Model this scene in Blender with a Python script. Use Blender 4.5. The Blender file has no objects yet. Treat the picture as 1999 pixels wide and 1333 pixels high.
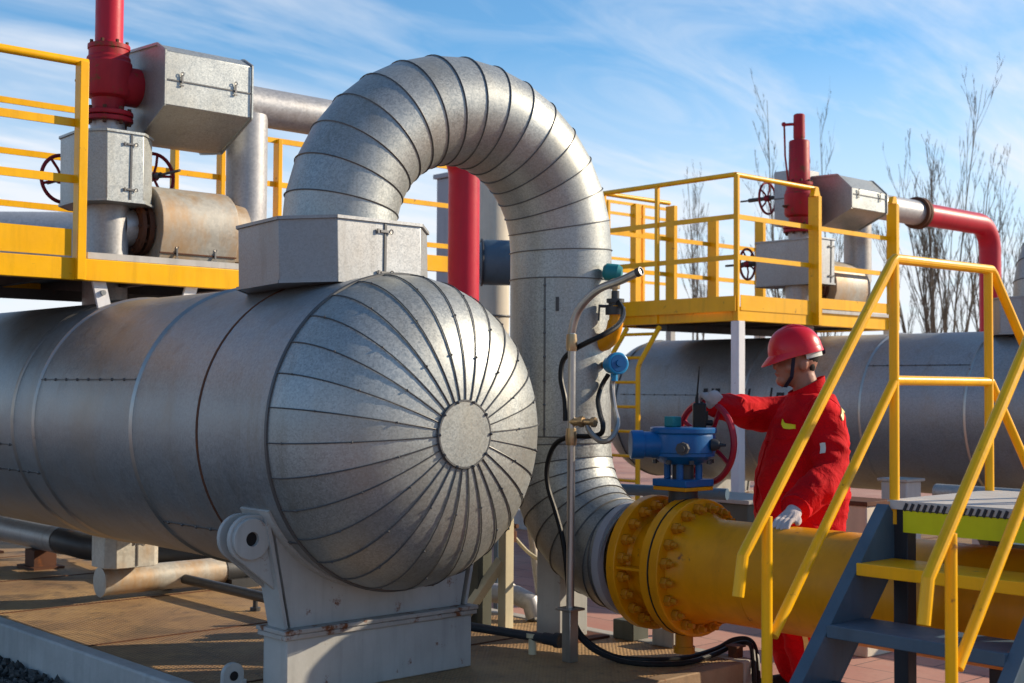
import bpy, math, random
from mathutils import Vector, Matrix, noise
from math import sin, cos, pi, radians, sqrt
random.seed(7)
bpy.context.scene.world = None
scn = bpy.context.scene
COL = scn.collection
# ------------------------------------------------------------------ mesh builder
class MB:
    def __init__(s): s.v = []; s.f = []; s.sharp = set()
    def add(s, vs, fs):
        n = len(s.v); s.v += [Vector(p) for p in vs]; s.f += [tuple(i + n for i in f) for f in fs]; return s
    def box(s, c, d, rz=0, M=None):
        x, y, z = d[0] / 2, d[1] / 2, d[2] / 2
        vs = [Vector((a * x, b * y, e * z)) for e in (-1, 1) for a, b in ((-1, -1), (1, -1), (1, 1), (-1, 1))]
        M = M or Matrix.Rotation(rz, 3, 'Z')
        return s.add([M @ p + Vector(c) for p in vs], [(3, 2, 1, 0), (4, 5, 6, 7), (0, 1, 5, 4), (1, 2, 6, 5), (2, 3, 7, 6), (3, 0, 4, 7)])
    def bar(s, p, q, w, h, up=(0, 0, 1)):
        p, q = Vector(p), Vector(q); d = (q - p).normalized(); up = Vector(up)
        if abs(d.dot(up)) > .98: up = Vector((1, 0, 0))
        a = d.cross(up).normalized() * w / 2; b = a.cross(d).normalized() * h / 2
        vs = [e + i * a + j * b for e in (p, q) for i, j in ((-1, -1), (1, -1), (1, 1), (-1, 1))]
        return s.add(vs, [(3, 2, 1, 0), (4, 5, 6, 7), (0, 1, 5, 4), (1, 2, 6, 5), (2, 3, 7, 6), (3, 0, 4, 7)])
    def tube(s, path, r, n=12, cap=True, closed=False, prof=None):
        P = [Vector(p) for p in path]; m = len(P)
        R = r if isinstance(r, (list, tuple)) else [r] * m
        T = []
        for i in range(m):
            if closed: t = P[(i + 1) % m] - P[i - 1]
            else: t = P[min(i + 1, m - 1)] - P[max(i - 1, 0)]
            T.append(t.normalized())
        up = Vector((0, 0, 1)) if abs(T[0].z) < .9 else Vector((1, 0, 0))
        a = T[0].cross(up).normalized(); vs = []
        for i in range(m):
            a = (a - T[i] * a.dot(T[i])).normalized(); b = T[i].cross(a)
            for k in range(n):
                g = 2 * pi * k / n; vs.append(P[i] + (a * cos(g) + b * sin(g)) * R[i])
        fs = []
        for i in range(m if closed else m - 1):
            j = (i + 1) % m
            for k in range(n):
                l = (k + 1) % n; fs.append((i * n + k, i * n + l, j * n + l, j * n + k))
        if cap and not closed: fs += [tuple(range(n - 1, -1, -1)), tuple(range((m - 1) * n, m * n))]
        return s.add(vs, fs)
    def lathe(s, o, d, prof, n=32, cap=True, a0=0):
        o, d = Vector(o), Vector(d).normalized()
        up = Vector((0, 0, 1)) if abs(d.z) < .9 else Vector((1, 0, 0))
        a = d.cross(up).normalized(); b = d.cross(a); vs = []
        for t, r in prof:
            for k in range(n):
                g = 2 * pi * k / n + a0; vs.append(o + d * t + (a * cos(g) + b * sin(g)) * max(r, 1e-4))
        fs = []; m = len(prof)
        for i in range(m - 1):
            for k in range(n):
                l = (k + 1) % n; fs.append((i * n + k, (i + 1) * n + k, (i + 1) * n + l, i * n + l))
        if cap: fs += [tuple(range(n)), tuple(range(m * n - 1, (m - 1) * n - 1, -1))]
        return s.add(vs, fs)
    def prism(s, poly, o, u, v, w, depth):   # polygon in u,v plane, extruded along w
        o, u, v, w = Vector(o), Vector(u), Vector(v), Vector(w); n = len(poly)
        A = [o + u * p[0] + v * p[1] for p in poly]; B = [p + w * depth for p in A]
        return s.add(A + B, [tuple(range(n - 1, -1, -1)), tuple(range(n, 2 * n))] + [(i, (i + 1) % n, n + (i + 1) % n, n + i) for i in range(n)])
    def loft(s, rings, cap=True):
        n = len(rings[0]); m = len(rings); vs = [p for r in rings for p in r]; fs = []
        for i in range(m - 1):
            for k in range(n):
                l = (k + 1) % n; fs.append((i * n + k, i * n + l, (i + 1) * n + l, (i + 1) * n + k))
        if cap: fs += [tuple(range(n - 1, -1, -1)), tuple(range((m - 1) * n, m * n))]
        return s.add(vs, fs)
    def ell(s, c, r, M=None, n=20, m=12):
        c = Vector(c); vs = []; fs = []
        M = M or Matrix.Identity(3)
        for i in range(m + 1):
            th = pi * i / m
            for k in range(n):
                g = 2 * pi * k / n
                vs.append(c + M @ Vector((r[0] * sin(th) * cos(g), r[1] * sin(th) * sin(g), r[2] * cos(th))))
        for i in range(m):
            for k in range(n):
                l = (k + 1) % n; fs.append((i * n + k, (i + 1) * n + k, (i + 1) * n + l, i * n + l))
        return s.add(vs, fs)
    def torus(s, c, nrm, R, r, n=32, m=8, squash=None):
        nrm = Vector(nrm).normalized(); up = Vector((0, 0, 1)) if abs(nrm.z) < .9 else Vector((1, 0, 0))
        a = nrm.cross(up).normalized(); b = nrm.cross(a)
        return s.tube([Vector(c) + (a * cos(2 * pi * k / n) + b * sin(2 * pi * k / n)) * R for k in range(n)], r, m, closed=True)

LOC = {}
def ob(name, mb, mat, parent=None, bevel=0, ang=32, label=None, flat=False):
    off = LOC.get(parent.name, Vector((0, 0, 0))) if parent else Vector((0, 0, 0))
    base = off
    if parent is None:
        xs = [p.x for p in mb.v]; ys = [p.y for p in mb.v]; zs = [p.z for p in mb.v]
        base = Vector(((min(xs) + max(xs)) / 2, (min(ys) + max(ys)) / 2, min(zs)))
    me = bpy.data.meshes.new(name); me.from_pydata([p - base for p in mb.v], [], mb.f); me.update()
    if not flat:
        me.polygons.foreach_set('use_smooth', [True] * len(me.polygons)); me.set_sharp_from_angle(angle=radians(ang))
    o = bpy.data.objects.new(name, me); COL.objects.link(o)
    if parent: o.parent = parent; o.location = (0, 0, 0)
    else: o.location = base
    LOC[o.name] = base
    if mat: me.materials.append(mat)
    if bevel:
        b = o.modifiers.new('bevel', 'BEVEL'); b.width = bevel; b.segments = 2; b.limit_method = 'ANGLE'; b.angle_limit = radians(40); b.harden_normals = False
    if label: o['label'] = label
    return o
def tag(o, label, cat, group=None, kind=None):
    if label: o['label'] = label
    if cat: o['category'] = cat
    if group: o['group'] = group
    if kind: o['kind'] = kind
    return o
def thing(name, label, cat, loc, group=None):
    o = bpy.data.objects.new(name, None); COL.objects.link(o); o.location = loc; o.empty_display_size = .2
    LOC[o.name] = Vector(loc); return tag(o, label, cat, group)
def inst(src, delta):      # another instance of a part beside the first
    c = src.copy(); COL.objects.link(c); c.location = src.location + Vector(delta); return c
def copy_tree(o, parent=None):
    c = o.copy(); COL.objects.link(c); c.parent = parent
    for ch in list(o.children): copy_tree(ch, c)
    return c

# ------------------------------------------------------------------ materials
class N:
    def __init__(s, name):
        s.m = bpy.data.materials.new(name); s.m.use_nodes = True; s.t = s.m.node_tree; s.t.nodes.clear()
        s.out = s.n('ShaderNodeOutputMaterial'); s.b = s.n('ShaderNodeBsdfPrincipled'); s.l(s.b.outputs[0], s.out.inputs[0])
        s.tc = s.n('ShaderNodeTexCoord')
    def n(s, t): return s.t.nodes.new(t)
    def l(s, a, b): s.t.links.new(a, b)
    def noise(s, scale, detail=4, rough=.55, stretch=None, dist=0):
        t = s.n('ShaderNodeTexNoise'); t.inputs['Scale'].default_value = scale; t.inputs['Detail'].default_value = detail
        t.inputs['Roughness'].default_value = rough; t.inputs['Distortion'].default_value = dist
        v = s.tc.outputs['Object']
        if stretch:
            mp = s.n('ShaderNodeMapping'); mp.inputs['Scale'].default_value = stretch; s.l(v, mp.inputs[0]); v = mp.outputs[0]
        s.l(v, t.inputs['Vector']); return t.outputs['Fac']
    def ramp(s, fac, a, b, c0=(0, 0, 0, 1), c1=(1, 1, 1, 1)):
        r = s.n('ShaderNodeValToRGB'); e = r.color_ramp.elements; e[0].position = a; e[1].position = b; e[0].color = c0; e[1].color = c1
        s.l(fac, r.inputs[0]); return r.outputs[0]
    def mix(s, fac, a, b, mode='MIX'):
        m = s.n('ShaderNodeMix'); m.data_type = 'RGBA'; m.blend_type = mode
        for i, x in ((0, fac), (6, a), (7, b)):
            if isinstance(x, (int, float)): m.inputs[i].default_value = x
            elif isinstance(x, tuple): m.inputs[i].default_value = x if len(x) == 4 else x + (1,)
            else: s.l(x, m.inputs[i])
        return m.outputs[2]
    def math(s, op, a, b=0.0):
        m = s.n('ShaderNodeMath'); m.operation = op
        for i, x in ((0, a), (1, b)):
            if isinstance(x, (int, float)): m.inputs[i].default_value = x
            else: s.l(x, m.inputs[i])
        return m.outputs[0]
    def bump(s, h, strength=.2, dist=.01, prev=None):
        b = s.n('ShaderNodeBump'); b.inputs['Strength'].default_value = strength; b.inputs['Distance'].default_value = dist
        s.l(h, b.inputs['Height'])
        if prev: s.l(prev, b.inputs['Normal'])
        s.l(b.outputs[0], s.b.inputs['Normal']); return b.outputs[0]
    def set(s, **k):
        for a, x in k.items():
            i = s.b.inputs[a.replace('_', ' ')]
            if isinstance(x, (int, float)): i.default_value = x
            elif isinstance(x, tuple): i.default_value = x if len(x) == 4 else x + (1,)
            else: s.l(x, i)
        return s
def paint(name, col, rough=.4, dark=None, dirt=.35, rust=0, streak=True, metal=0, bump=.12, rustc=(.16, .055, .02), coat=0):
    m = N(name); dark = dark or tuple(c * .55 for c in col)
    a = m.noise(3.2, 6, .65); c = m.mix(m.ramp(a, .38, .75), col, dark) if dirt else col
    if dirt: c = m.mix(dirt, col, c)
    if streak:
        st = m.noise(9, 5, .6, (1.6, 1.6, .16)); c = m.mix(m.math('MULTIPLY', m.ramp(st, .5, .8), .5 * min(1, dirt * 2)), c, tuple(x * .5 + .006 for x in col))
    if rust:
        r = m.noise(11, 8, .7); c = m.mix(m.ramp(r, .68 - rust * .2, .76 - rust * .2), c, rustc)
    m.set(Base_Color=c, Metallic=metal)
    m.set(Roughness=m.math('MULTIPLY_ADD', m.noise(18, 4), .25)); m.t.nodes[-1]
    rr = m.b.inputs['Roughness'].links[0].from_node; rr.inputs[2].default_value = rough - .12
    m.set(Specular_IOR_Level=.5 if metal else .22 + coat * .3)
    m.bump(m.noise(60, 3), bump, .004); return m.m
def galv(name, lo, hi, rough, tint=(1, 1.0, 1.03), stain=0., stainc=(.22, .17, .11), spang=55, metal=.88, dents=.25):
    m = N(name)
    v = m.n('ShaderNodeTexVoronoi'); v.inputs['Scale'].default_value = spang; m.l(m.tc.outputs['Object'], v.inputs['Vector'])
    bw = m.n('ShaderNodeRGBToBW'); m.l(v.outputs['Color'], bw.inputs[0])
    sp = m.math('ADD', m.math('MULTIPLY', bw.outputs[0], .55), m.math('MULTIPLY', m.noise(spang * 1.3, 4, .7), .45))
    big = m.noise(1.7, 5, .6)
    f = m.math('ADD', m.math('MULTIPLY', sp, .72), m.math('MULTIPLY', big, .50))
    c = m.ramp(f, .35, .85, tuple(lo * t for t in tint) + (1,), tuple(hi * t for t in tint) + (1,))
    g_ = m.n('ShaderNodeNewGeometry'); isl = m.math('MULTIPLY_ADD', g_.outputs['Random Per Island'], .30); isl.node.inputs[2].default_value = .84
    c = m.mix(1.0, c, isl, 'MULTIPLY')
    md = m.noise(.9, 3, .5); c = m.mix(m.math('MULTIPLY', m.ramp(md, .42, .62), .35), c, tuple(lo * t * .75 for t in tint))
    if stain:
        st = m.noise(3.5, 7, .65, (1, 1, .45)); c = m.mix(m.math('MULTIPLY', m.ramp(st, .46, .72), stain), c, stainc)
    sk = m.noise(7, 6, .65, (1.4, 1.4, .12)); c = m.mix(m.math('MULTIPLY', m.ramp(sk, .56, .78), .5), c, tuple(x * .55 for x in stainc))
    m.set(Base_Color=c, Metallic=metal)
    m.set(Roughness=m.math('ADD', m.math('MULTIPLY', bw.outputs[0], .14), m.math('ADD', m.math('MULTIPLY', big, .16), rough - .15)))
    b = m.bump(m.noise(2.4, 3), dents, .03); m.bump(m.noise(spang * 2, 2), .05, .002, b)
    return m.m

M_galv = galv('galvanised_sheet', .26, .52, .46, tint=(.95, 1.0, .985), stain=.42, stainc=(.33, .295, .225), spang=150, dents=.16, metal=.58)
M_galvdark = galv('galvanised_sheet_dull', .23, .42, .5, tint=(.96, 1, 1.04), stain=.3, spang=150, dents=.10, metal=.6)
M_cladding = galv('weathered_cladding', .25, .43, .48, tint=(.94, 1, 1.04), stain=.42, stainc=(.29, .235, .17), spang=110, dents=.4, metal=.58)
M_tan = galv('stained_cladding', .36, .5, .55, tint=(1.03, .98, .86), stain=.95, stainc=(.42, .22, .06), metal=.2)
M_pipe = galv('grey_pipe_cladding', .34, .52, .48, stain=.25, stainc=(.36, .32, .25), spang=80, metal=.4, dents=.12)
M_seam = paint('seam_lock', (.115, .115, .115), .45, dirt=.2, metal=.5, streak=False)
M_seamlite = paint('bright_band', (.45, .43, .40), .35, dirt=.5, metal=.8, streak=False, rust=.25)
M_yel = paint('yellow_paint', (.90, .46, .001), .36, dark=(.62, .27, .004), dirt=.45, coat=.25, rust=.2)
M_yelpipe = paint('orange_yellow_pipe_paint', (.76, .30, .002), .38, dark=(.46, .16, .006), dirt=.6, coat=.15, rust=.18)
M_yelbolt = paint('painted_bolt', (.56, .21, .01), .4, dirt=.6, rust=.3)
M_red = paint('red_pipe_paint', (.50, .010, .032), .42, dark=(.34, .01, .025), dirt=.6, rust=.15, coat=.2)
M_redold = paint('weathered_red_paint', (.40, .018, .03), .5, dark=(.2, .012, .02), dirt=.8, rust=.62)
M_wheel = paint('handwheel_red', (.36, .012, .03), .4, dirt=.3, coat=.3, streak=False)
M_wheelold = paint('old_handwheel', (.27, .022, .035), .5, dirt=.5, rust=.2, streak=False)
M_blue = paint('blue_paint', (.004, .105, .31), .36, dark=(.003, .06, .18), dirt=.5, coat=.35)
M_cyan = paint('bright_blue_paint', (.02, .27, .55), .35, dirt=.35, coat=.2, streak=False)
M_teal = paint('teal_paint', (.02, .20, .22), .4, dirt=.4, streak=False)
M_white = paint('grey_white_paint', (.42, .425, .41), .5, dark=(.29, .28, .26), dirt=.6, rust=.27)
M_whiterust = paint('rust_edged_white', (.40, .39, .37), .55, dark=(.26, .2, .15), dirt=.8, rust=.75)
M_collar = paint('pale_collar', (.40, .40, .43), .5, dirt=.4)
M_postw = paint('white_post_paint', (.74, .74, .76), .5, dirt=.3, rust=.05)
M_cream = paint('cream_paint', (.62, .55, .38), .5, dirt=.5, rust=.15)
M_slate = paint('slate_blue_paint', (.075, .125, .175), .45, dirt=.5, rust=.1)
M_slatedark = paint('dark_slate_paint', (.03, .035, .045), .5, dirt=.5, rust=.12)
M_steel = paint('conduit_steel', (.42, .41, .39), .35, dirt=.5, metal=.85, rust=.12)
M_darksteel = paint('dark_steel', (.06, .06, .062), .5, dirt=.5, metal=.4, rust=.25)
M_latch = paint('latch_steel', (.2, .19, .18), .4, dirt=.6, metal=.6, rust=.2)
M_rust = paint('rusty_steel', (.11, .045, .025), .75, dirt=.7, rust=.5)
M_brass = paint('brass_fitting', (.42, .30, .17), .35, dirt=.4, metal=.8)
M_rubber = paint('black_rubber', (.012, .012, .013), .45, dirt=.2, streak=False)
M_hose = paint('metal_hose', (.34, .32, .30), .38, dirt=.4, metal=.7, streak=False)
M_conc = paint('concrete', (.40, .385, .35), .85, dark=(.24, .22, .19), dirt=.7, bump=.5)
M_dirtconc = paint('rusty_dirty_beam', (.30, .21, .13), .8, dark=(.16, .10, .06), dirt=.8, rust=.25, bump=.4)
M_concw = paint('painted_concrete', (.46, .46, .45), .8, dark=(.27, .26, .25), dirt=.6, bump=.5)
M_beige = paint('beige_render', (.58, .52, .42), .8, dirt=.4, bump=.3)
M_plate = paint('pale_grating_plate', (.52, .5, .47), .6, dirt=.5)
M_lime = paint('lime_toe_plate', (.60, .62, .008), .45, dirt=.4)
M_olive = paint('olive_grey', (.10, .105, .085), .6, dirt=.5)
M_bark = paint('bark', (.17, .14, .10), .9, dirt=.6, bump=.5)
def deck_mat():
    m = N('dirty_chequer_plate')
    sx = m.n('ShaderNodeSeparateXYZ'); m.l(m.tc.outputs['Object'], sx.inputs[0])
    k = 2 * pi / .048
    a = m.math('ADD', sx.outputs[0], sx.outputs[1]); b = m.math('SUBTRACT', sx.outputs[0], sx.outputs[1])
    h = m.math('MULTIPLY', m.math('SINE', m.math('MULTIPLY', a, k)), m.math('SINE', m.math('MULTIPLY', b, k)))
    h = m.math('MAXIMUM', h, .1)
    big = m.noise(1.6, 7, .65); c = m.mix(m.ramp(big, .35, .7), (.40, .25, .11), (.18, .10, .055))
    c = m.mix(m.math('MULTIPLY', m.ramp(m.noise(14, 6, .7), .55, .75), .7), c, (.05, .036, .03))
    c = m.mix(m.math('MULTIPLY', m.ramp(m.noise(2.1, 6, .7, (1, 1, 1), 1.5), .52, .66), .75), c, (.075, .05, .035))
    c = m.mix(m.math('MULTIPLY', m.ramp(m.noise(45, 4, .8), .62, .7), .8), c, (.03, .024, .02))
    c = m.mix(m.math('MULTIPLY', m.math('MULTIPLY', m.ramp(h, .25, .8), .5), m.ramp(m.noise(2.3, 5), .4, .62)), c, (.60, .40, .18))
    m.set(Base_Color=c, Roughness=.7, Metallic=.15); m.bump(h, .9, .006); return m.m
M_deck = deck_mat()
def paver_mat():
    m = N('red_pavers'); mp = m.n('ShaderNodeMapping'); m.l(m.tc.outputs['Object'], mp.inputs[0])
    br = m.n('ShaderNodeTexBrick'); m.l(mp.outputs[0], br.inputs['Vector'])
    br.inputs['Scale'].default_value = 1; br.inputs['Brick Width'].default_value = .6; br.inputs['Row Height'].default_value = .3
    br.inputs['Mortar Size'].default_value = .006; br.inputs['Mortar Smooth'].default_value = .3; br.inputs['Bias'].default_value = -.2
    br.inputs['Color1'].default_value = (.36, .155, .115, 1); br.inputs['Color2'].default_value = (.46, .225, .165, 1); br.inputs['Mortar'].default_value = (.07, .04, .035, 1)
    c = m.mix(m.math('MULTIPLY', m.ramp(m.noise(1.1, 7, .65), .4, .7), .6), br.outputs['Color'], (.45, .30, .23))
    c = m.mix(m.math('MULTIPLY', m.ramp(m.noise(30, 5, .7), .5, .8), .35), c, (.16, .10, .085))
    m.set(Base_Color=c, Roughness=.85); m.bump(br.outputs['Fac'], -.4, .006); return m.m
M_paver = paver_mat()
def gravel_mat(name, c0, c1):
    m = N(name); v = m.n('ShaderNodeTexVoronoi'); v.inputs['Scale'].default_value = 28; m.l(m.tc.outputs['Object'], v.inputs['Vector'])
    bw = m.n('ShaderNodeRGBToBW'); m.l(v.outputs['Color'], bw.inputs[0])
    m.set(Base_Color=m.mix(bw.outputs[0], c0, c1), Roughness=.9); m.bump(v.outputs['Distance'], -.8, .02); return m.m
M_gravel = gravel_mat('gravel', (.02, .02, .02), (.11, .105, .10))
def cloth(name, col, rough=.85, sc=9, st=.5):
    m = N(name); c = m.mix(m.ramp(m.noise(5, 5), .35, .75), col, tuple(x * .6 for x in col))
    m.set(Base_Color=c, Roughness=rough, Specular_IOR_Level=.15)
    b = m.bump(m.noise(sc, 4, .6, None, 1.2), st, .03); m.bump(m.noise(240, 2), .15, .002, b); return m.m
M_cloth = cloth('red_coverall_cloth', (.60, .002, .007))
M_glove = cloth('white_glove_knit', (.50, .45, .45), sc=30, st=.25)
M_gloveg = cloth('grey_glove_palm', (.30, .29, .33), sc=30, st=.25)
M_boot = cloth('black_boot', (.02, .02, .022), .5)
def skin_mat():
    m = N('skin'); m.set(Base_Color=m.mix(m.noise(30, 4), (.36, .16, .10), (.27, .105, .065)), Roughness=.5, Subsurface_Weight=.05); return m.m
M_skin = skin_mat()
M_hair = paint('short_black_hair', (.012, .010, .009), .6, dirt=.2, streak=False)
M_hat = paint('red_plastic_helmet', (.64, .004, .016), .3, dark=(.45, .005, .015), dirt=.5, streak=False, coat=.5, bump=.05)
M_strapw = paint('pale_webbing', (.58, .60, .56), .5, dirt=.2, streak=False)
M_strap = paint('navy_strap', (.015, .017, .035), .6, dirt=.2, streak=False)
M_refl = paint('yellow_reflective_tape', (.75, .72, .03), .4, dirt=.2, streak=False)
M_reflw = paint('pale_reflective_tape', (.75, .6, .22), .4, dirt=.2, streak=False)
M_radio = paint('black_plastic', (.012, .012, .013), .4, dirt=.2, streak=False)
M_ink = paint('faded_black_lettering', (.03, .03, .035), .6, dirt=.5, streak=False)
M_wall = paint('pale_grey_wall', (.36, .37, .40), .8, dirt=.3)

ZT = 1.293; R = .677; DK = .2     # vessel axis height, radius; skid deck height
# ------------------------------------------------------------------ vessel
def ringpts(x, y0, r, n=64): return [Vector((x, y0 + r * cos(2 * pi * k / n), ZT + r * sin(2 * pi * k / n))) for k in range(n)]
def dome(mb, x0, sgn, y0, depth, ngore, steps=14, rr=R):
    prof = []
    for i in range(steps + 1):
        t = pi / 2 * i / steps * .955; prof.append((depth * sin(t), rr * cos(t) ** .76 if cos(t) > 0 else 0))
    for g in range(ngore):
        a0 = 2 * pi * g / ngore + .05; a1 = a0 + 2 * pi / ngore; vs = []; sub = 4
        for d, r in prof:
            for k in range(sub + 1):
                a = a0 + (a1 - a0) * k / sub
                fl = cos((a1 - a0) / 2) / cos(a - (a0 + a1) / 2); q = r * (.78 + .22 * fl)
                vs.append((x0 + sgn * d, y0 + q * cos(a), ZT + q * sin(a)))
        n = sub + 1; fs = []
        for i in range(len(prof) - 1):
            for k in range(sub):
                f = (i * n + k, i * n + k + 1, (i + 1) * n + k + 1, (i + 1) * n + k); fs.append(f if sgn > 0 else f[::-1])
        mb.add(vs, fs)
    return prof
def vessel(label, y0, x_head, x_tail, bands, seams, dx=0, tail=False):
    t = thing('pressure_vessel', label, 'tank', ((x_head + x_tail) / 2, y0, ZT - R), 'insulated pressure vessels')
    mb = MB(); n = 96; xs = [x_tail + (x_head - x_tail) * i / 24 for i in range(25)]
    mb.loft([ringpts(x, y0, R, n)[::-1] for x in xs], cap=False)
    ob('shell', mb, M_cladding, t)
    NG = 30; mb = MB(); prof = dome(mb, x_head, 1, y0, .42, NG); ob('domed_head', mb, M_galv, t, ang=30)
    mb = MB(); rv = MB()
    for g in range(NG):
        a = 2 * pi * g / NG + .05
        pts = [Vector((x_head + d + .003, y0 + (r + .003) * cos(a), ZT + (r + .003) * sin(a))) for d, r in prof]
        mb.tube(pts, .0029, 5)
        for i in range(2, len(prof) - 1, 3):
            if (g * 7 + i) % 2: rv.ell(pts[i] + Vector((.004, 0, 0)), (.0052, .0052, .0052), n=6, m=4)
    ob('raised_seams', mb, M_seam, t); ob('rivets', rv, M_seam, t)
    xp = x_head + prof[-1][0]
    mb = MB(); mb.lathe((xp - .02, y0, ZT), (1, 0, 0), [(0, .135), (.024, .137), (.028, .132), (.0285, .0)], 40); ob('centre_disc', mb, M_galv, t)
    mb = MB(); mb.torus((xp + .004, y0, ZT), (1, 0, 0), .137, .006, 40, 6)
    for k in range(10): mb.ell((xp + .012, y0 + .137 * cos(k * .628), ZT + .137 * sin(k * .628)), (.007, .007, .007), n=6, m=4)
    ob('disc_rim', mb, M_seam, t)
    mb = MB(); mb.torus((x_head, y0, ZT), (1, 0, 0), R + .002, .009, 96, 6); ob('head_rim_band', mb, M_seam, t)
    if tail:
        mb = MB(); dome(mb, x_tail, -1, y0, .42, NG); ob('domed_head', mb, M_galv, t, ang=30)
        mb = MB(); mb.torus((x_tail, y0, ZT), (1, 0, 0), R + .002, .009, 96, 6); ob('head_rim_band', mb, M_seam, t)
    for x in bands:
        mb = MB(); mb.lathe((x - .011, y0, ZT), (1, 0, 0), [(0, R), (.002, R + .006), (.009, R + .011), (.016, R + .006), (.022, R)], 96, cap=False); ob('girth_band', mb, M_seamlite, t)
    for x0, x1, a in seams:
        mb = MB(); c, s_ = cos(a), sin(a)
        mb.bar((x0, y0 + (R + .001) * c, ZT + (R + .001) * s_), (x1, y0 + (R + .001) * c, ZT + (R + .001) * s_), .006, .006, (0, c, s_))
        k = 0
        while x0 + .05 + k * .13 < x1: mb.ell((x0 + .05 + k * .13, y0 + (R + .003) * c, ZT + (R + .003) * s_), (.008, .008, .008), n=6, m=4); k += 1
        ob('lap_seam', mb, M_seam, t)
    return t
va = vessel('large grey insulated pressure vessel in the foreground with its seamed dome facing the viewer', 0, -.49, -7.4, [-1.665, -2.78, -3.06], [(-2.77, -1.67, pi - .33), (-1.65, -.5, pi + .72), (-3.8, -2.79, pi + .42), (-7.2, -3.07, pi + .2)], tail=True)
# rust stain band on the front vessel
mb = MB(); mb.lathe((-1.06, 0, ZT), (1, 0, 0), [(0, R), (.003, R + .0025), (.017, R + .0025), (.02, R)], 96, cap=False); ob('rust_line', mb, M_rust, va)
vb = vessel('grey insulated pressure vessel in the back row behind the worker', 6.66, -.32, -4.86, [-1.16, -2.1, -3.3], [(-2.09, -1.17, pi - .62), (-4.8, -3.3, pi - .2)], tail=True)
# faded marks on the rear vessel
for x, z, w, h in ((-3.74, 1.24, .05, .10), (-3.66, 1.24, .022, .10), (-3.60, 1.245, .05, .09), (-3.30, 1.25, .03, .08), (-3.24, 1.24, .022, .1), (-3.0, 1.24, .018, .12), (-2.90, 1.245, .08, .025), (-2.93, 1.2, .02, .07), (-2.87, 1.2, .02, .07)):
    mb = MB()
    z += .20
    for dz in (-1, 0, 1):
        zz = z + dz * h / 3; a = math.asin((zz - ZT) / R); mb.bar((x - w / 2, 6.66 - (R + .002) * cos(a), zz), (x + w / 2, 6.66 - (R + .002) * cos(a), zz), h / 3 + .002, .003, (0, -cos(a), sin(a)))
    ob('faded_stroke', mb, M_ink, vb)

# saddles
def saddle(label, x, y0, lug=True):
    t = thing('saddle_support', label, 'tank support', (x, y0, DK), 'steel saddles under the pressure vessels')
    z1 = .47; D = .18
    mb = MB(); mb.box((x - D / 2, y0, (DK + z1 - .03) / 2), (D, 1.0, z1 - .03 - DK)); ob('pedestal', mb, M_white, t, .006)
    mb = MB(); mb.box((x - D / 2, y0, z1 - .019), (D + .03, 1.04, .02)); ob('lower_flange', mb, M_whiterust, t, .003)
    mb = MB(); mb.box((x - D / 2, y0, z1 + .002), (D + .04, 1.05, .018)); ob('base_plate', mb, M_whiterust, t, .003)
    poly = [(-.46, z1 + .012), (.46, z1 + .012), (.56, .98)]
    r = R + .006; a1 = math.atan2(.98 - ZT, .60); 
    for k in range(25):
        a = a1 + (-pi - 2 * a1) * k / 24; poly.append((r * cos(a), ZT + r * sin(a)))
    poly.append((-.56, .98)); poly = [(p[0] + y0, p[1]) for p in poly]
    mb = MB(); mb.prism(poly, (x - .05, 0, 0), (0, 1, 0), (0, 0, 1), (1, 0, 0), .016); ob('web_plate', mb, M_white, t)
    mb = MB(); mb.prism(poly, (x - D + .03, 0, 0), (0, 1, 0), (0, 0, 1), (1, 0, 0), .016); ob('web_plate', mb, M_white, t)
    for s in (-1, 1):
        mb = MB(); mb.bar((x - D / 2 , y0 + s * .485, z1 + .012), (x - D / 2, y0 + s * .585, .96), .016, D - .05, (1, 0, 0)); ob('side_plate', mb, M_white, t)
    mb = MB()
    for k in range(25):
        a = a1 + (-pi - 2 * a1) * k / 24; b = a1 + (-pi - 2 * a1) * (k + .0) / 24
    rp = [(Vector((0, y0 + (R + .004) * cos(a1 + (-pi - 2 * a1) * k / 24), ZT + (R + .004) * sin(a1 + (-pi - 2 * a1) * k / 24)))) for k in range(25)]
    for k in range(24): mb.bar(rp[k] + Vector((x - D / 2, 0, 0)), rp[k + 1] + Vector((x - D / 2, 0, 0)), D + .04, .012, (rp[k] - Vector((0, y0, ZT))))
    ob('wear_plate', mb, M_white, t)
    if lug:
        g = MB()
        for xx in (x - .075, x - .155):
            cy, cz, rr = y0 - .645, .862, .098
            pl = [(y0 - .46, .55), (y0 - .49, .965)]
            pl = [(cy + rr * cos(a), cz + rr * sin(a)) for a in [radians(88 + 15 * i) for i in range(11)]] + [(y0 - .49, .615), (y0 - .475, .66), (y0 - .53, .95)]
            g.prism(pl, (xx, 0, 0), (0, 1, 0), (0, 0, 1), (1, 0, 0), .022)
        lo = ob('lifting_lug', g, M_white, t, .003)
        b = MB(); b.lathe((x - .053, y0 - .645, .862), (1, 0, 0), [(0, .086), (.014, .086), (.018, .082), (.018, .03), (-.02, .028)], 36, cap=False); ob('boss_ring', b, M_white, lo)
        b = MB(); b.lathe((x - .052, y0 - .645, .862), (1, 0, 0), [(0, .029), (.0005, .0)], 24); ob('pin_hole', b, M_rubber, lo)
    return t
saddle('white rust-edged saddle with a round lifting lug under the foreground vessel', -.6, 0)
s2 = saddle('dark saddle under the back row vessel beside the white post', -4.1, 6.66, False)

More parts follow.
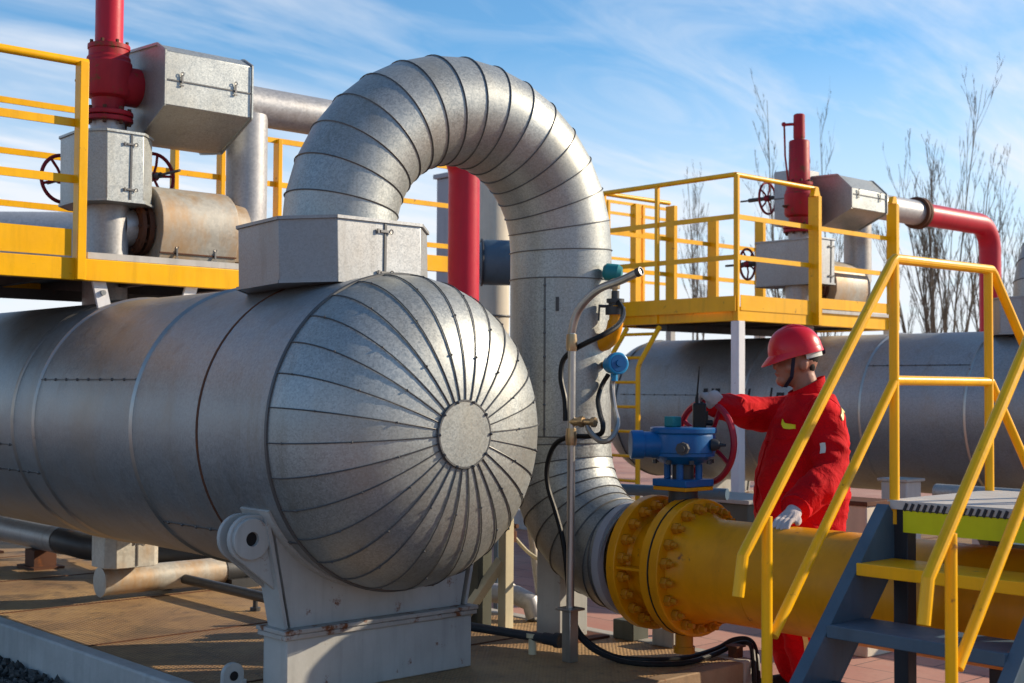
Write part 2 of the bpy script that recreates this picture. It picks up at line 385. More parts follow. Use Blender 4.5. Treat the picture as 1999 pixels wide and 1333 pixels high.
# ------------------------------------------------------------------ mitred bends
def mitre(mb, pts, r, n=48):
    P = [Vector(p) for p in pts]; m = len(P); rings = []
    segs = [(P[i + 1] - P[i]).normalized() for i in range(m - 1)]
    side = None
    for i in range(m):
        if i == 0: nn = segs[0]
        elif i == m - 1: nn = segs[-1]
        else: nn = (segs[i - 1] + segs[i]).normalized()
        rings.append((P[i], nn))
    nrm = None
    for i in range(1, m - 1):
        c = segs[i - 1].cross(segs[i])
        if c.length > 1e-4: nrm = c.normalized(); break
    out = []
    for i in range(m - 1):
        d = segs[i]; a = nrm; b = d.cross(a).normalized(); vs = []
        for e in (i, i + 1):
            p, nn = rings[e]
            for k in range(n):
                g = 2 * pi * k / n; o = p + (a * cos(g) + b * sin(g)) * r
                t = (p - o).dot(nn) / d.dot(nn); vs.append(o + d * t)
        mb.add(vs, [(k, (k + 1) % n, n + (k + 1) % n, n + k) for k in range(n)]); 
        if i < m - 1: out.append(vs[n:])
    return out
def seam_loops(loops, r=.0031):
    mb = MB()
    for L in loops:
        c = sum(L, Vector()) / len(L); mb.tube([p + (p - c).normalized() * .003 for p in L], r, 5, closed=True)
    return mb
def gooseneck(label, lx, ly, rx, ry, full=True):
    A = Vector((lx, ly, 0)); B = Vector((rx, ry, 0)); D = (B - A); L = D.length; h = D.normalized(); Rb = L / 2; zs = 2.19; r = .263
    t = thing('gooseneck_pipe', label, 'pipe', (lx, ly, 1.95), 'insulated gooseneck pipes on the vessels')
    pts = [A + Vector((0, 0, 1.93)), A + Vector((0, 0, zs))]; K = 16
    for k in range(K + 1):
        a = pi * (k + .0) / K; pts.append(A + h * Rb * (1 - cos(a)) + Vector((0, 0, zs + Rb * sin(a)))) if k else None
    pts += [B + Vector((0, 0, 2.04))]
    if full:
        Re = .54; zp = .656; zt = zp + Re
        pts.append(B + Vector((0, 0, 1.24))); pts.append(B + Vector((0, 0, zt)))
        for k in range(1, 9):
            a = pi / 2 * k / 8; pts.append(B + Vector((Re * (1 - cos(a)), 0, zt - Re * sin(a))))
        e = pts[-1]; 
    up = [p for p in pts]
    mb = MB(); i = 2 + K + 1
    lo1 = mitre(mb, pts[:i + (1 if not full else 1)], r); 
    if full:
        lo2 = mitre(mb, pts[i - 1:] , r)
        lo1 += lo2[:-1]
        pts_end = pts[-1]
    ob('insulated_jacket', mb, M_galv, t, ang=30)
    for L_ in lo1[1:]: ob('raised_seam', seam_loops([L_]), M_seam, t)
    if full:
        # straight up-seam with latch strip and end collar
        mb = MB(); a = radians(-62); q = B + Vector((r + .002) * 1 if False else Vector(((r + .002) * cos(a), (r + .002) * sin(a), 0)))
        mb.bar(q + Vector((0, 0, 1.24)), q + Vector((0, 0, 2.04)), .008, .006, (cos(a), sin(a), 0))
        for k in range(7): mb.ell(q + Vector((0, 0, 1.28 + k * .12)), (.008, .008, .008), n=6, m=4)
        ob('vertical_seam', mb, M_seam, t)
        a = radians(-48); q = B + Vector(((r + .004) * cos(a), (r + .004) * sin(a), 0)); mb = MB(); mb.bar(q + Vector((0, 0, 1.87)), q + Vector((0, 0, 1.94)), .016, .01, (cos(a), sin(a), 0)); ob('small_tag', mb, M_darksteel, t)
        mb = MB(); mb.lathe(pts_end - Vector((.05, 0, 0)), (1, 0, 0), [(0, r + .001), (0.005, r + .012), (.05, r + .014), (.052, .24)], 48, cap=False); ob('end_collar', mb, M_collar, t)
        mb = MB(); mb.lathe(pts_end - Vector((.08, 0, 0)), (1, 0, 0), [(0, r), (.003, r + .005), (.009, r + .005), (.012, r)], 48, cap=False); ob('strap_band', mb, M_seam, t)
    return t
gooseneck('tall insulated gooseneck pipe arching from the foreground vessel down to the yellow valve', -.98, 0, -.84, 1.3)
gooseneck('insulated gooseneck pipe at the right edge rising from the back row vessel', -.81, 6.66, -.67, 7.96)
# elbow prop
t = thing('pipe_prop', 'grey steel column propping the elbow of the gooseneck pipe', 'support', (-.8, 1.32, DK))
mb = MB(); mb.box((-.84, 1.32, .36), (.16, .2, .32)); mb.box((-.84, 1.32, .57), (.17, .2, .3)); 
mb = MB(); mb.bar((-.84, 1.32, DK + .012), (-.84, 1.32, .78), .2, .17, (1, 0, 0)); ob('column', mb, M_white, t, .004)
mb = MB(); mb.box((-.84, 1.32, DK + .006), (.34, .36, .012)); ob('foot_plate', mb, M_rust, t, .002)

# ------------------------------------------------------------------ chamfered inspection boxes
def chbox(xc, yc, hx, hy, c): return [(xc - hx + c, yc - hy), (xc + hx - c, yc - hy), (xc + hx, yc - hy + c), (xc + hx, yc + hy - c), (xc + hx - c, yc + hy), (xc - hx + c, yc + hy), (xc - hx, yc + hy - c), (xc - hx, yc - hy + c)]
def latch(mb, p, along, out):
    p, along, out = Vector(p), Vector(along), Vector(out); up = along.cross(out)
    mb.bar(p - along * .024, p + along * .024, .011, .008, out); mb.torus(p + along * .034 + out * .004, out, .009, .003, 12, 5); mb.bar(p - along * .04, p - along * .03, .02, .007, out)
def jacket_box(label, xc, yc, z0, z1, hx, hy, c, mat, group, tilt=0, hole=.0, seam_y=None):
    t = thing('valve_jacket', label, 'insulation box', (xc, yc, z0), group)
    mb = MB(); poly = chbox(xc, yc, hx, hy, c); mb.prism(poly, (0, 0, z0), (1, 0, 0), (0, 1, 0), (0, 0, 1), z1 - z0); ob('casing', mb, mat, t, .004)
    big = chbox(xc, yc, hx + .006, hy + .006, c + .002)
    for z in (z0 + .006, z1 - .006):
        mb = MB(); n = len(big)
        for k in range(n):
            a, b = big[k], big[(k + 1) % n]; mb.bar((a[0], a[1], z), (b[0], b[1], z), .008, .014)
        ob('folded_rim', mb, mat, t)
    sy = seam_y if seam_y is not None else yc - .02
    mb = MB(); mb.bar((xc + hx + .002, sy, z0), (xc + hx + .002, sy + .01, z1), .012, .006, (1, 0, 0)); ob('door_seam', mb, M_seam, t)
    for z in (z0 + (z1 - z0) * .18, z0 + (z1 - z0) * .82):
        mb = MB(); latch(mb, (xc + hx + .008, sy, z), (0, 1, 0), (1, 0, 0)); ob('toggle_latch', mb, M_latch, t)
    if tilt: t.rotation_euler = (0, 0, 0); t.rotation_euler = tilt
    return t
jacket_box('grey chamfered sheet metal jacket box at the foot of the tall gooseneck', -1.0, 0, 1.925, 2.215, .35, .41, .18, M_galvdark, 'sheet metal boxes around valves', seam_y=.02, tilt=(radians(0), radians(-2.2), 0))
jacket_box('sheet metal jacket box at the right edge on the back row vessel', -.83, 6.66, 1.925, 2.215, .35, .41, .18, M_galvdark, 'sheet metal boxes around valves')

# ------------------------------------------------------------------ relief stack
def arc(c, a, b, r, k0, k1, n=10):   # arc from c + a*r to c + b*r
    c, a, b = Vector(c), Vector(a), Vector(b); return [c + (a * cos(pi / 2 * k / n) + b * sin(pi / 2 * k / n)) * r for k in range(n + 1)]
def wheel(mb, c, nrm, Rw, r, spokes=5, hub=.03, hubl=.05, a0=0.3):
    nrm = Vector(nrm).normalized(); c = Vector(c); mb.torus(c, nrm, Rw, r, 40, 8)
    up = Vector((0, 0, 1)); a = nrm.cross(up).normalized(); b = nrm.cross(a)
    mb.lathe(c - nrm * hubl / 2, nrm, [(0, hub), (hubl, hub)], 16)
    for k in range(spokes):
        g = a0 + 2 * pi * k / spokes; d = a * cos(g) + b * sin(g); mb.tube([c + d * hub * .7, c + d * .5 * Rw + nrm * .01, c + d * Rw], r * .75, 7)
def flange(mb, o, d, R_, th, nb=0): mb.lathe(o, d, [(0, R_ - .004), (.004, R_), (th - .004, R_), (th, R_ - .004)], 40)
def stack(x, y, tag_, side, lever, outlet, top):
    a = 'on the left platform' if side == 'L' else 'on the right platform'
    t = thing('riser_pipe', 'grey riser pipe with a side branch standing ' + a, 'pipe', (x, y, 1.95), 'riser pipes on the vessels')
    mb = MB(); mb.lathe((x, y, 1.93), (0, 0, 1), [(0, .13), (.64, .13)], 36); ob('riser', mb, M_pipe, t)
    mb = MB(); mb.lathe((x, y + .08, 2.44), (0, 1, 0), [(0, .115), (.1, .115)], 32, cap=False); ob('branch_stub', mb, M_pipe, t)
    mb = MB(); mb.lathe((x, y + .155, 2.44), (0, 1, 0), [(0, .16), (.003, .168), (.028, .168), (.031, .16), (.031, .12), (.05, .12), (.05, .165), (.08, .165)], 36)
    for k in range(10): mb.lathe((x + .145 * cos(k * .628), y + .14, 2.44 + .145 * sin(k * .628)), (0, 1, 0), [(0, .011), (.12, .011)], 6)
    ob('branch_flange', mb, M_rust, t)
    jb = jacket_box('square grey valve jacket with rust streaks ' + a + ' below the red relief valve', x if side == 'L' else x - .04, y if side == 'L' else y - .02, 2.55 if side == 'L' else 2.44, 2.97 if side == 'L' else 2.86, .25 if side == 'L' else .36, .225 if side == 'L' else .15, .11 if side == 'L' else .04, M_galv if side == 'L' else M_galvdark, 'sheet metal boxes around valves', tilt=(0, radians(-1.5), 0) if side == 'L' else 0, seam_y=y + .03)
    # hand wheel of that valve
    w = thing('valve_handwheel', ('dark red handwheel left of the square valve jacket ' if side == 'L' else 'small dark red handwheel low beside the valve jacket ') + a, 'handwheel', (x - .36, y - .08, 2.75), 'handwheels on the platforms')
    mb = MB(); zc = 2.755 if side == 'L' else 2.67
    wheel(mb, (x - .40 if side == 'L' else x - .52, y - .1, zc), (1, .15, 0), .145, .012); ob('rim_and_spokes', mb, M_wheelold, w)
    mb = MB(); mb.tube([(x - .62 if side == 'L' else x - .78, y - .1, zc), (x - .2, y - .1, zc)], .011, 8); mb.tube([(x - .46 if side == 'L' else x - .58, y - .1, zc), (x - .2, y - .1, zc)], .024, 8); ob('stem', mb, M_darksteel, w)
    # relief valve
    v = thing('relief_valve', ('large flaking red relief valve with a plain cap ' if side == 'L' else 'red relief valve with a test lever cap ') + a, 'safety valve', (x, y, 3.0), 'red relief valves')
    zb = 3.115 if side == 'L' else 2.99
    mb = MB(); mb.lathe((x, y, zb - .2), (0, 0, 1), [(0, .1), (.15, .1)], 28); ob('inlet_neck', mb, M_pipe, v)
    mb = MB(); flange(mb, (x, y, zb - .055), (0, 0, 1), .148, .028); flange(mb, (x, y, zb - .02), (0, 0, 1), .148, .028)
    ob('inlet_flange', mb, M_redold, v)
    for k in range(8):
        mb = MB(); mb.lathe((x + .125 * cos(k * .785 + .2), y + .125 * sin(k * .785 + .2), zb - .075), (0, 0, 1), [(0, .013), (.105, .013)], 6); ob('flange_bolt', mb, M_rust, v)
    s = 1 if side == 'L' else .93
    mb = MB(); mb.lathe((x, y, zb), (0, 0, 1), [(0, .09), (.05, .095), (.085, .098), (.1, .128), (.12, .136), (.3, .138), (.315, .128), (.33, .128), (.345, .118), (.38, .118), (.385, .124), (.41, .124), (.412, .08)], 40)
    mb.lathe((x, y, zb + .18), (0, 1, 0), [(0, .118), (.19, .118), (.2, .112)], 36); ob('body', mb, M_redold, v)
    for k in range(8):
        mb = MB(); mb.lathe((x + .11 * cos(k * .785), y + .11 * sin(k * .785), zb + .4), (0, 0, 1), [(0, .011), (.03, .011)], 6); ob('bonnet_bolt', mb, M_rust, v)
    mb = MB(); mb.lathe((x - .05, y - .14, zb + .18), (0, -1, 0), [(-.02, .014), (.03, .014), (.03, .008), (.045, .008)], 8)
    ob('side_plug', mb, M_rust, v)
    if side == 'L':
        mb = MB(); mb.lathe((x, y, zb + .41), (0, 0, 1), [(0, .088), (.02, .084), (.02, .082), (.5, .082), (.56, .078)], 32); ob('bonnet', mb, M_red, v)
    else:
        mb = MB(); mb.lathe((x, y, zb + .41), (0, 0, 1), [(0, .1), (.02, .098), (.38, .094), (.39, .088), (.395, .05), (.42, .05), (.42, .054), (.63, .052), (.64, .04)], 32); ob('bonnet', mb, M_redold, v)
        mb = MB(); z = zb + .955; mb.torus((x + .0, y, z + .04), (1, -.3, 0), .04, .014, 20, 8); mb.tube([(x, y - .01, z), (x - .06, y - .06, z), (x - .1, y - .1, z - .005)], .014, 8)
        mb.tube([(x - .095, y - .1, z), (x - .085, y - .1, z - .3), (x - .06, y - .08, z - .58)], .009, 6); mb.ell((x - .1, y - .1, z), (.022, .022, .022), n=10, m=6); ob('test_lever', mb, M_redold, v)
    # octagonal outlet jacket
    ox = x + .0; oz = 3.29; a_, b_, c_ = .38, .29, .19
    j = thing('outlet_jacket', 'octagonal sheet metal jacket around the relief valve outlet ' + a, 'insulation box', (ox, y + .45, oz - .33), 'octagonal outlet jackets')
    oct_ = [(a_, -.15), (a_, .17), (a_ - .10, .225), (-.22, .25), (-a_, .13), (-a_, -.15), (-.24, -b_), (.02, -b_ - .03)]
    if side == 'R': oct_ = [(a_, -.13), (a_, .05), (a_ - .15, .19), (-.2, .2), (-a_, .08), (-a_, -.13), (-.24, -.26), (.06, -.27)]
    y += 0 if side == 'L' else .1
    mb = MB(); mb.prism([(p[0], p[1]) for p in oct_], (ox, y + .18, oz), (1, 0, 0), (0, 0, 1), (0, 1, 0), .57); ob('casing', mb, M_galv, j, .004)
    mb = MB(); mb.bar((ox + a_ + .002, y + .18, oz + .0), (ox + a_ + .002, y + .75, oz - .0), .008, .008, (0, 0, 1)); ob('door_seam', mb, M_seam, j)
    for yy in (y + .172, y + .758):
        mb = MB()
        for k in range(8):
            p, q = oct_[k], oct_[(k + 1) % 8]; mb.bar((ox + p[0] * 1.01, yy, oz + p[1] * 1.01), (ox + q[0] * 1.01, yy, oz + q[1] * 1.01), .016, .01, (0, 1, 0))
        ob('folded_rim', mb, M_galv, j)
    for yy in (y + .28, y + .64):
        mb = MB(); latch(mb, (ox + a_ + .01, yy, oz + .01), (0, 0, 1), (1, 0, 0)); ob('toggle_latch', mb, M_latch, j)
    y -= 0 if side == 'L' else .1
    # discharge line
    p = thing('discharge_pipe', 'grey discharge pipe turning into a red downpipe ' + ('seen through the gooseneck arch' if side == 'L' else 'at the right behind the stairs'), 'pipe', (x, y + outlet, .3), 'red discharge pipes')
    mb = MB(); mb.lathe((x, y + .74, oz + .02), (0, 1, 0), [(0, .128), (1.3, .128)], 36); ob('grey_run', mb, M_pipe, p)
    yf = y + 2.05
    mb = MB(); mb.lathe((x, yf - .04, oz + .02), (0, 1, 0), [(0, .13), (.0, .165), (.035, .165), (.035, .12), (.05, .12), (.05, .165), (.085, .165), (.085, .11)], 36); ob('rusty_flange', mb, M_rust, p)
    r = .117; Re = .27; ye = y + outlet
    pts = [Vector((x, yf, oz + .02)), Vector((x, ye - Re, oz + .02))] + arc((x, ye - Re, oz + .02 - Re), (0, 0, 1), (0, 1, 0), Re, 0, 1, 12)[1:] + [Vector((x, ye, 1.2)), Vector((x, ye, .06))]
    mb = MB(); mb.tube(pts, r, 32); ob('red_run', mb, M_red, p)
    # bypass with jacket
    by = thing('bypass_jacket', 'tan stained half round jacket over the bypass valve ' + a, 'insulation box', (x, y + .5, 2.2), 'bypass valve jackets')
    prof = [(.235 * cos(pi * k / 16), .01 + .235 * sin(pi * k / 16)) for k in range(17)] + [(-.235, -.05), (-.2, -.24), (.175, -.24), (.236, -.06)]
    mb = MB(); mb.prism(prof, (x, y + .25, 2.46), (1, 0, 0), (0, 0, 1), (0, 1, 0), .52); ob('casing', mb, M_tan, by, .004)
    mb = MB(); mb.prism([(p_[0] * .8, p_[1] * .8 + .02) for p_ in prof], (x, y + .765, 2.44), (1, 0, 0), (0, 0, 1), (0, 1, 0), .12); ob('end_taper', mb, M_tan, by)
    mb = MB(); mb.bar((x + .198, y + .25, 2.285), (x + .198, y + .77, 2.285), .008, .008); ob('door_seam', mb, M_rust, by)
    for yy in (.36, .62):
        mb = MB(); latch(mb, (x + .205, y + yy, 2.29), (0, 0, 1), (1, 0, 0)); ob('toggle_latch', mb, M_latch, by)
    b2 = thing('bypass_pipe', 'upright grey bypass pipe beside the tan valve jacket ' + a, 'pipe', (x, y + .956, 2.2), 'bypass pipes')
    mb = MB(); mb.tube([(x, y + .8, 2.46), (x, y + .86, 2.46), (x, y + .92, 2.49), (x, y + .956, 2.56), (x, y + .956, 2.7), (x, y + .956, 3.24)], .132, 32); ob('riser', mb, M_pipe, b2)
    w = thing('valve_handwheel', ('dark red handwheel behind the tan bypass jacket ' if side == 'L' else 'dark red handwheel high on the left beside the red relief valve ') + a, 'handwheel', (x - .38, y + .5, 2.8), 'handwheels on the platforms')
    if side == 'L': c = (x - .39, y + .50, 2.835)
    else: c = (x - .48, y + .16, 3.32)
    mb = MB(); wheel(mb, c, (1, .1, 0), .15, .012, a0=.75); ob('rim_and_spokes', mb, M_wheelold, w)
    mb = MB(); mb.tube([(c[0] - .22, c[1], c[2]), (c[0] + .1, c[1], c[2])], .02, 8); mb.tube([(c[0] - .32, c[1], c[2]), (c[0] + .35, c[1], c[2] - .0)], .009, 8); ob('stem', mb, M_darksteel, w)
    if side == 'R':
        k = thing('valve_jacket', 'bluish square valve jacket half hidden behind the red relief valve on the right platform', 'insulation box', (x - .2, y + .25, 3.0), 'sheet metal boxes around valves')
        mb = MB(); mb.box((x - .2, y + .24, 3.29), (.3, .3, .52)); ob('casing', mb, M_galvdark, k, .004)
        mb = MB(); mb.bar((x - .36, y + .085, 3.29), (x - .04, y + .085, 3.29), .008, .008); ob('door_seam', mb, M_seam, k)
    return
stack(-3.405, 0, 'L', 'L', False, 2.80, 0)
stack(-3.17, 6.66, 'R', 'R', True, 3.55, 0)

# ------------------------------------------------------------------ platforms
XP = -2.9; XB = -4.44; ZB = 2.06; ZD = 2.18
def platform(y0, y1, label, left):
    t = thing('access_platform', label, 'platform', ((XP + XB) / 2, (y0 + y1) / 2, ZB), 'yellow access platforms over the vessels')
    mb = MB(); mb.bar((XP, y0, (ZB + ZD) / 2), (XP, y1, (ZB + ZD) / 2), .06, ZD - ZB); ob('edge_beam', mb, M_yel, t, .004)
    for x in ((XB,)):
        mb = MB(); mb.bar((x, y0, (ZB + ZD) / 2), (x, y1, (ZB + ZD) / 2), .06, ZD - ZB); ob('edge_beam', mb, M_yel, t, .004)
    for y in (y0 + .03, y1 - .03):
        mb = MB(); mb.bar((XB + .03, y, (ZB + ZD) / 2), (XP - .03, y, (ZB + ZD) / 2), .06, ZD - ZB); ob('edge_beam', mb, M_yel, t, .004)
    mb = MB(); mb.box(((XP + XB) / 2, (y0 + y1) / 2, ZD - .018), (XP - XB - .07, y1 - y0 - .13, .03)); ob('deck', mb, M_darksteel, t)
    mb = MB(); k = y0 + .45
    while k < y1 - .2: mb.bar((XB + .03, k, ZB + .05), (XP - .03, k, ZB + .05), .05, .09); k += .55
    mb.bar((-3.75, y0 + .06, ZB - .03), (-3.75, y1 - .06, ZB - .03), .08, .06); ob('joists', mb, M_darksteel, t)
    return t
RT = (3.30, 2.945, 2.60)
def rails(t, pts, zs, r=.022, flat=True):
    for z in zs:
        for a, b in zip(pts[:-1], pts[1:]):
            mb = MB()
            if z == RT[0]: mb.tube([(a[0], a[1], z), (b[0], b[1], z)], r, 12)
            else: mb.bar((a[0], a[1], z), (b[0], b[1], z), .012, .042) if flat else mb.tube([(a[0], a[1], z), (b[0], b[1], z)], r * .8, 10)
            ob('rail', mb, M_yel, t)
def post(t, x, y, z1, w=.045, d=.045, z0=ZB):
    mb = MB(); mb.bar((x, y, z0), (x, y, z1), w, d, (1, 0, 0)); ob('post', mb, M_yel, t, .003)
def toe(t, a, b, z0=ZD + .008, z1=ZD + .11):
    mb = MB(); mb.bar((a[0], a[1], (z0 + z1) / 2), (b[0], b[1], (z0 + z1) / 2), .006, z1 - z0); ob('toe_board', mb, M_yel, t)
# right platform
tr = platform(5.37, 7.78, 'yellow railed access platform over the back row vessel at right', False)
rails(tr, [(XP, 5.37), (XP, 6.55)], RT); rails(tr, [(XP, 6.55), (XP, 7.75)], RT[1:])
rails(tr, [(XB, 5.37), (XP, 5.37)], RT); rails(tr, [(XB, 5.37), (XB, 6.3)], RT); rails(tr, [(XB, 6.3), (XB, 6.95)], RT[1:]); rails(tr, [(XB, 6.95), (XB, 7.75)], RT[1:])
post(tr, XP + .015, 5.37, 3.3, .03, .045); post(tr, XP + .035, 6.47, 3.22, .05, .11); post(tr, XP + .035, 7.75, 3.28, .05, .11)
mb = MB(); mb.prism([(-.05, 0), (.05, 0), (.02, .08), (-.02, .08)], (XP + .01, 6.47, 3.22), (0, 1, 0), (0, 0, 1), (1, 0, 0), .05); ob('post_tip', mb, M_yel, tr)
mb = MB(); mb.prism([(-.05, 0), (.05, 0), (.02, .07), (-.02, .07)], (XP + .01, 7.75, 3.28), (0, 1, 0), (0, 0, 1), (1, 0, 0), .05); ob('post_tip', mb, M_yel, tr)
post(tr, -3.775, 5.37, 3.3, .035, .035); post(tr, XB, 5.37, 3.3, .04, .04); post(tr, XB + .02, 6.31, 3.27, .05, .11); post(tr, XB + .02, 6.95, 3.22, .05, .11); post(tr, XB, 7.75, 3.28, .05, .11)
toe(tr, (XP + .034, 5.4), (XP + .034, 6.4), ZD - .03, ZD + .10); toe(tr, (XP + .034, 6.53), (XP + .034, 7.7), ZD + .035, ZD + .13)
toe(tr, (XB, 5.335), (XP + .03, 5.335), ZD - .04, ZD + .09)
mb = MB(); mb.bar((XP + .04, 6.56, ZD + .012), (XP + .04, 7.68, ZD + .012), .02, .03); ob('grating_edge', mb, M_plate, tr)
mb = MB(); mb.bar((XP + .005, 5.40, 0.02), (XP + .005, 5.40, ZB), .085, .085, (1, 0, 0)); mb.box((XP, 5.40, .01), (.2, .2, .02)); ob('leg', mb, M_postw, tr, .004)
mb = MB(); mb.bar((XP, 7.74, 0.02), (XP, 7.74, ZB), .085, .085, (1, 0, 0)); ob('leg', mb, M_postw, tr, .004)
mb = MB(); mb.bar((XB, 7.74, 0.02), (XB, 7.74, ZB), .085, .085, (1, 0, 0)); ob('leg', mb, M_postw, tr, .004)
# ladder
lad = thing('access_ladder', 'orange yellow ladder bent to meet the side of the right platform', 'ladder', (-3.9, 5.1, 0))
for x in (-3.71, -4.1):
    mb = MB(); mb.tube([(x, 5.05, 0), (x, 5.05, 1.66), (x, 5.08, 1.72), (x, 5.33, 2.03)], .022, 8); ob('stile', mb, M_yel, lad)
for k in range(10):
    z = .25 + k * .215; y = 5.05 if z < 1.68 else 5.05 + (z - 1.68) * .82
    if z < 2.05:
        mb = MB(); mb.tube([(-4.1, y, z), (-3.71, y, z)], .014, 8); ob('rung', mb, M_yel, lad)
# left platform
tl = platform(-2.6, 1.02, 'yellow access platform straddling the foreground vessel at left', True)
zl = (3.268, 2.927, 2.615)
for z in zl:
    mb = MB()
    if z == zl[0]: mb.tube([(XP, -2.6, z), (XP, -.36, z)], .024, 12)
    else: mb.bar((XP, -2.6, z), (XP, -.41, z), .012, .045)
    ob('rail', mb, M_yel, tl)
post(tl, XP + .035, -.405, 3.26, .05, .07); post(tl, XP + .035, -1.6, 3.26, .05, .07)
toe(tl, (XP + .034, -2.6), (XP + .034, -.45), ZD + .008, ZD + .155)
mb = MB(); mb.bar((XP + .015, -.35, ZD + .02), (XP + .015, 1.0, ZD + .02), .02, .036); ob('grating_edge', mb, M_plate, tl)
for yy in (.99, 1.36, 1.62, 1.84, 2.75): post(tl, XB, yy, 3.34, .035, .075)
for z in (3.33, 3.0, 2.66): 
    mb = MB(); mb.bar((XB, -2.6, z), (XB, 3.5, z), .014, .04); ob('rail', mb, M_yel, tl)
mb = MB(); mb.bar((XB, .9, ZD + .33), (XB, 3.5, ZD + .33), .05, .13); ob('edge_beam', mb, M_yel, tl)
for yy, dy in ((-.27, .045), (.31, -.05)):
    mb = MB(); mb.bar((XP - .02, yy, ZB + .02), (XP - .02, yy + dy, 1.9), .02, .075, (0, 1, 0)); ob('bracket', mb, M_postw, tl)
    mb = MB(); mb.lathe((XP - .012, yy + dy * .55, 2.0), (1, 0, 0), [(0, .016), (.018, .016)], 6); ob('bracket_bolt', mb, M_steel, tl)
for yy in (-1.3, -2.4):
    mb = MB(); mb.bar((XP - .02, yy, .2), (XP - .02, yy, ZB), .08, .08, (1, 0, 0)); ob('leg', mb, M_white, tl)

# distant items
dt = thing('distant_tank', 'pale horizontal storage tank far behind the left railing', 'tank', (-9.2, 1.2, 2.4))
mb = MB(); d = Vector((.672, .741, 0)); c0 = Vector((-8.42, 2.01, 2.8)); mb.lathe(c0 + d * .35, -d, [(0, 0.05), (.02, .25), (.1, .37), (.12, .385), (4.4, .385)], 32); ob('shell', mb, M_pipe, dt)
mb = MB()
for k in (1, 3): mb.box(c0 - d * k + Vector((0, 0, -1.6)), (.3, .3, 1.7))
ob('legs', mb, M_white, dt)
dv = thing('distant_vessel', 'beige upright vessel glimpsed through the gooseneck arch', 'tank', (-5.75, 5.25, 0))
mb = MB(); mb.lathe((-5.87, 5.26, 0), (0, 0, 1), [(0, .17), (3.5, .17), (3.62, .12), (3.66, .03)], 32); ob('shell', mb, M_beige, dv)
mb = MB(); mb.torus((-5.87, 5.26, 2.2), (0, 0, 1), .173, .012, 32, 6); mb.torus((-5.87, 5.26, 1.0), (0, 0, 1), .173, .012, 32, 6); ob('girth_band', mb, M_seam, dv)
dp = thing('distant_pipe', 'dark blue grey large pipe behind the gooseneck, turning downward', 'pipe', (-4.9, 4.5, 2.3))
mb = MB(); p0 = Vector((-4.99, 4.31, 2.62)); dd = Vector((.60, .80, 0)).normalized(); mb.lathe(p0, dd, [(0, .15), (.03, .195), (.06, .205), (.5, .207)], 32); mb.tube([p0 + dd * .5, p0 + dd * .62 + Vector((0, 0, -.02)), p0 + dd * .7 + Vector((0, 0, -.12)), p0 + dd * .72 + Vector((0, 0, -.4)), p0 + dd * .72 + Vector((0, 0, -2.6))], .2, 24); ob('pipe_run', mb, M_slate, dp)
mb = MB(); mb.torus(p0 + dd * .03, dd, .207, .012, 32, 6); ob('end_band', mb, M_slatedark, dp)
gb = thing('equipment_cabinet', 'tall grey cabinet beyond the red pipe inside the gooseneck arch', 'cabinet', (-7.0, 5.78, 0))
mb = MB(); mb.box((-7.0, 5.78, 1.9), (.34, .40, 3.72)); ob('body', mb, M_wall, gb, .01)
mb = MB(); mb.box((-7.0, 5.78, 3.79), (.40, .46, .05)); ob('roof_cap', mb, M_wall, gb, .005)
dr = thing('distant_railing', 'yellow railing of a further platform seen past the left end of the right platform', 'railing', (-6.5, 8, 2.4))
for z in (3.66, 3.53, 3.33, 3.0, 2.75):
    mb = MB(); mb.bar((-6.5, 7.2, z), (-6.5, 8.75, z - .0), .015, .035); ob('rail', mb, M_yel, dr)
for y, w_ in ((7.60, .035), (8.07, .09), (8.2, .035), (8.75, .04)):
    mb = MB(); mb.bar((-6.5, y, 2.4), (-6.5, y, 3.67), w_, w_, (1, 0, 0)); ob('post', mb, M_yel, dr)
mb = MB(); mb.bar((-6.5, 7.2, 2.4), (-6.5, 8.8, 2.4), .06, .14); ob('edge_beam', mb, M_yel, dr)
for y in (7.4, 8.7):
    mb = MB(); mb.bar((-6.5, y, 0), (-6.5, y, 2.33), .08, .08, (1, 0, 0)); ob('leg', mb, M_white, dr)
# ------------------------------------------------------------------ yellow valve + pipe
YP, ZP = 1.3, .656
yp = thing('gas_pipeline', 'thick orange yellow pipeline with bolted flange running to the right', 'pipe', (1.2, YP, ZP - .23))
mb = MB(); mb.lathe((.03, YP, ZP), (1, 0, 0), [(0, .262), (.02, .258), (.06, .238), (.1, .231), (.5, .231), (3.6, .231)], 64, cap=True); ob('pipe_barrel', mb, M_yelpipe, yp)
mb = MB(); flange(mb, (-.022, YP, ZP), (1, 0, 0), .318, .052); ob('flange', mb, M_yelpipe, yp)
mb = MB(); mb.torus((.1, YP, ZP), (1, 0, 0), .231, .004, 64, 5); mb.torus((.42, YP, ZP), (1, 0, 0), .2305, .003, 64, 5); ob('weld_bead', mb, M_yelpipe, yp)
vv = thing('plug_valve', 'yellow flanged valve body under the blue gearbox', 'valve', (-.13, YP, ZP - .3))
mb = MB(); flange(mb, (-.285, YP, ZP), (1, 0, 0), .318, .052); fl = ob('flange', mb, M_yelpipe, vv)
mb = MB(); flange(mb, (-.078, YP, ZP), (1, 0, 0), .318, .05); ob('flange', mb, M_yelpipe, vv)
mb = MB(); mb.lathe((-.235, YP, ZP), (1, 0, 0), [(0, .235), (.02, .222), (.08, .232), (.14, .235), (.16, .24)], 48); ob('body', mb, M_yelpipe, vv)
mb = MB()
for a in (pi, pi * 1.5, 0): mb.box((-.155, YP + .262 * cos(a), ZP + .262 * sin(a)), (.16, .07 if abs(cos(a)) > .5 else .012, .012 if abs(cos(a)) > .5 else .07))
ob('stiffener', mb, M_yelpipe, vv)
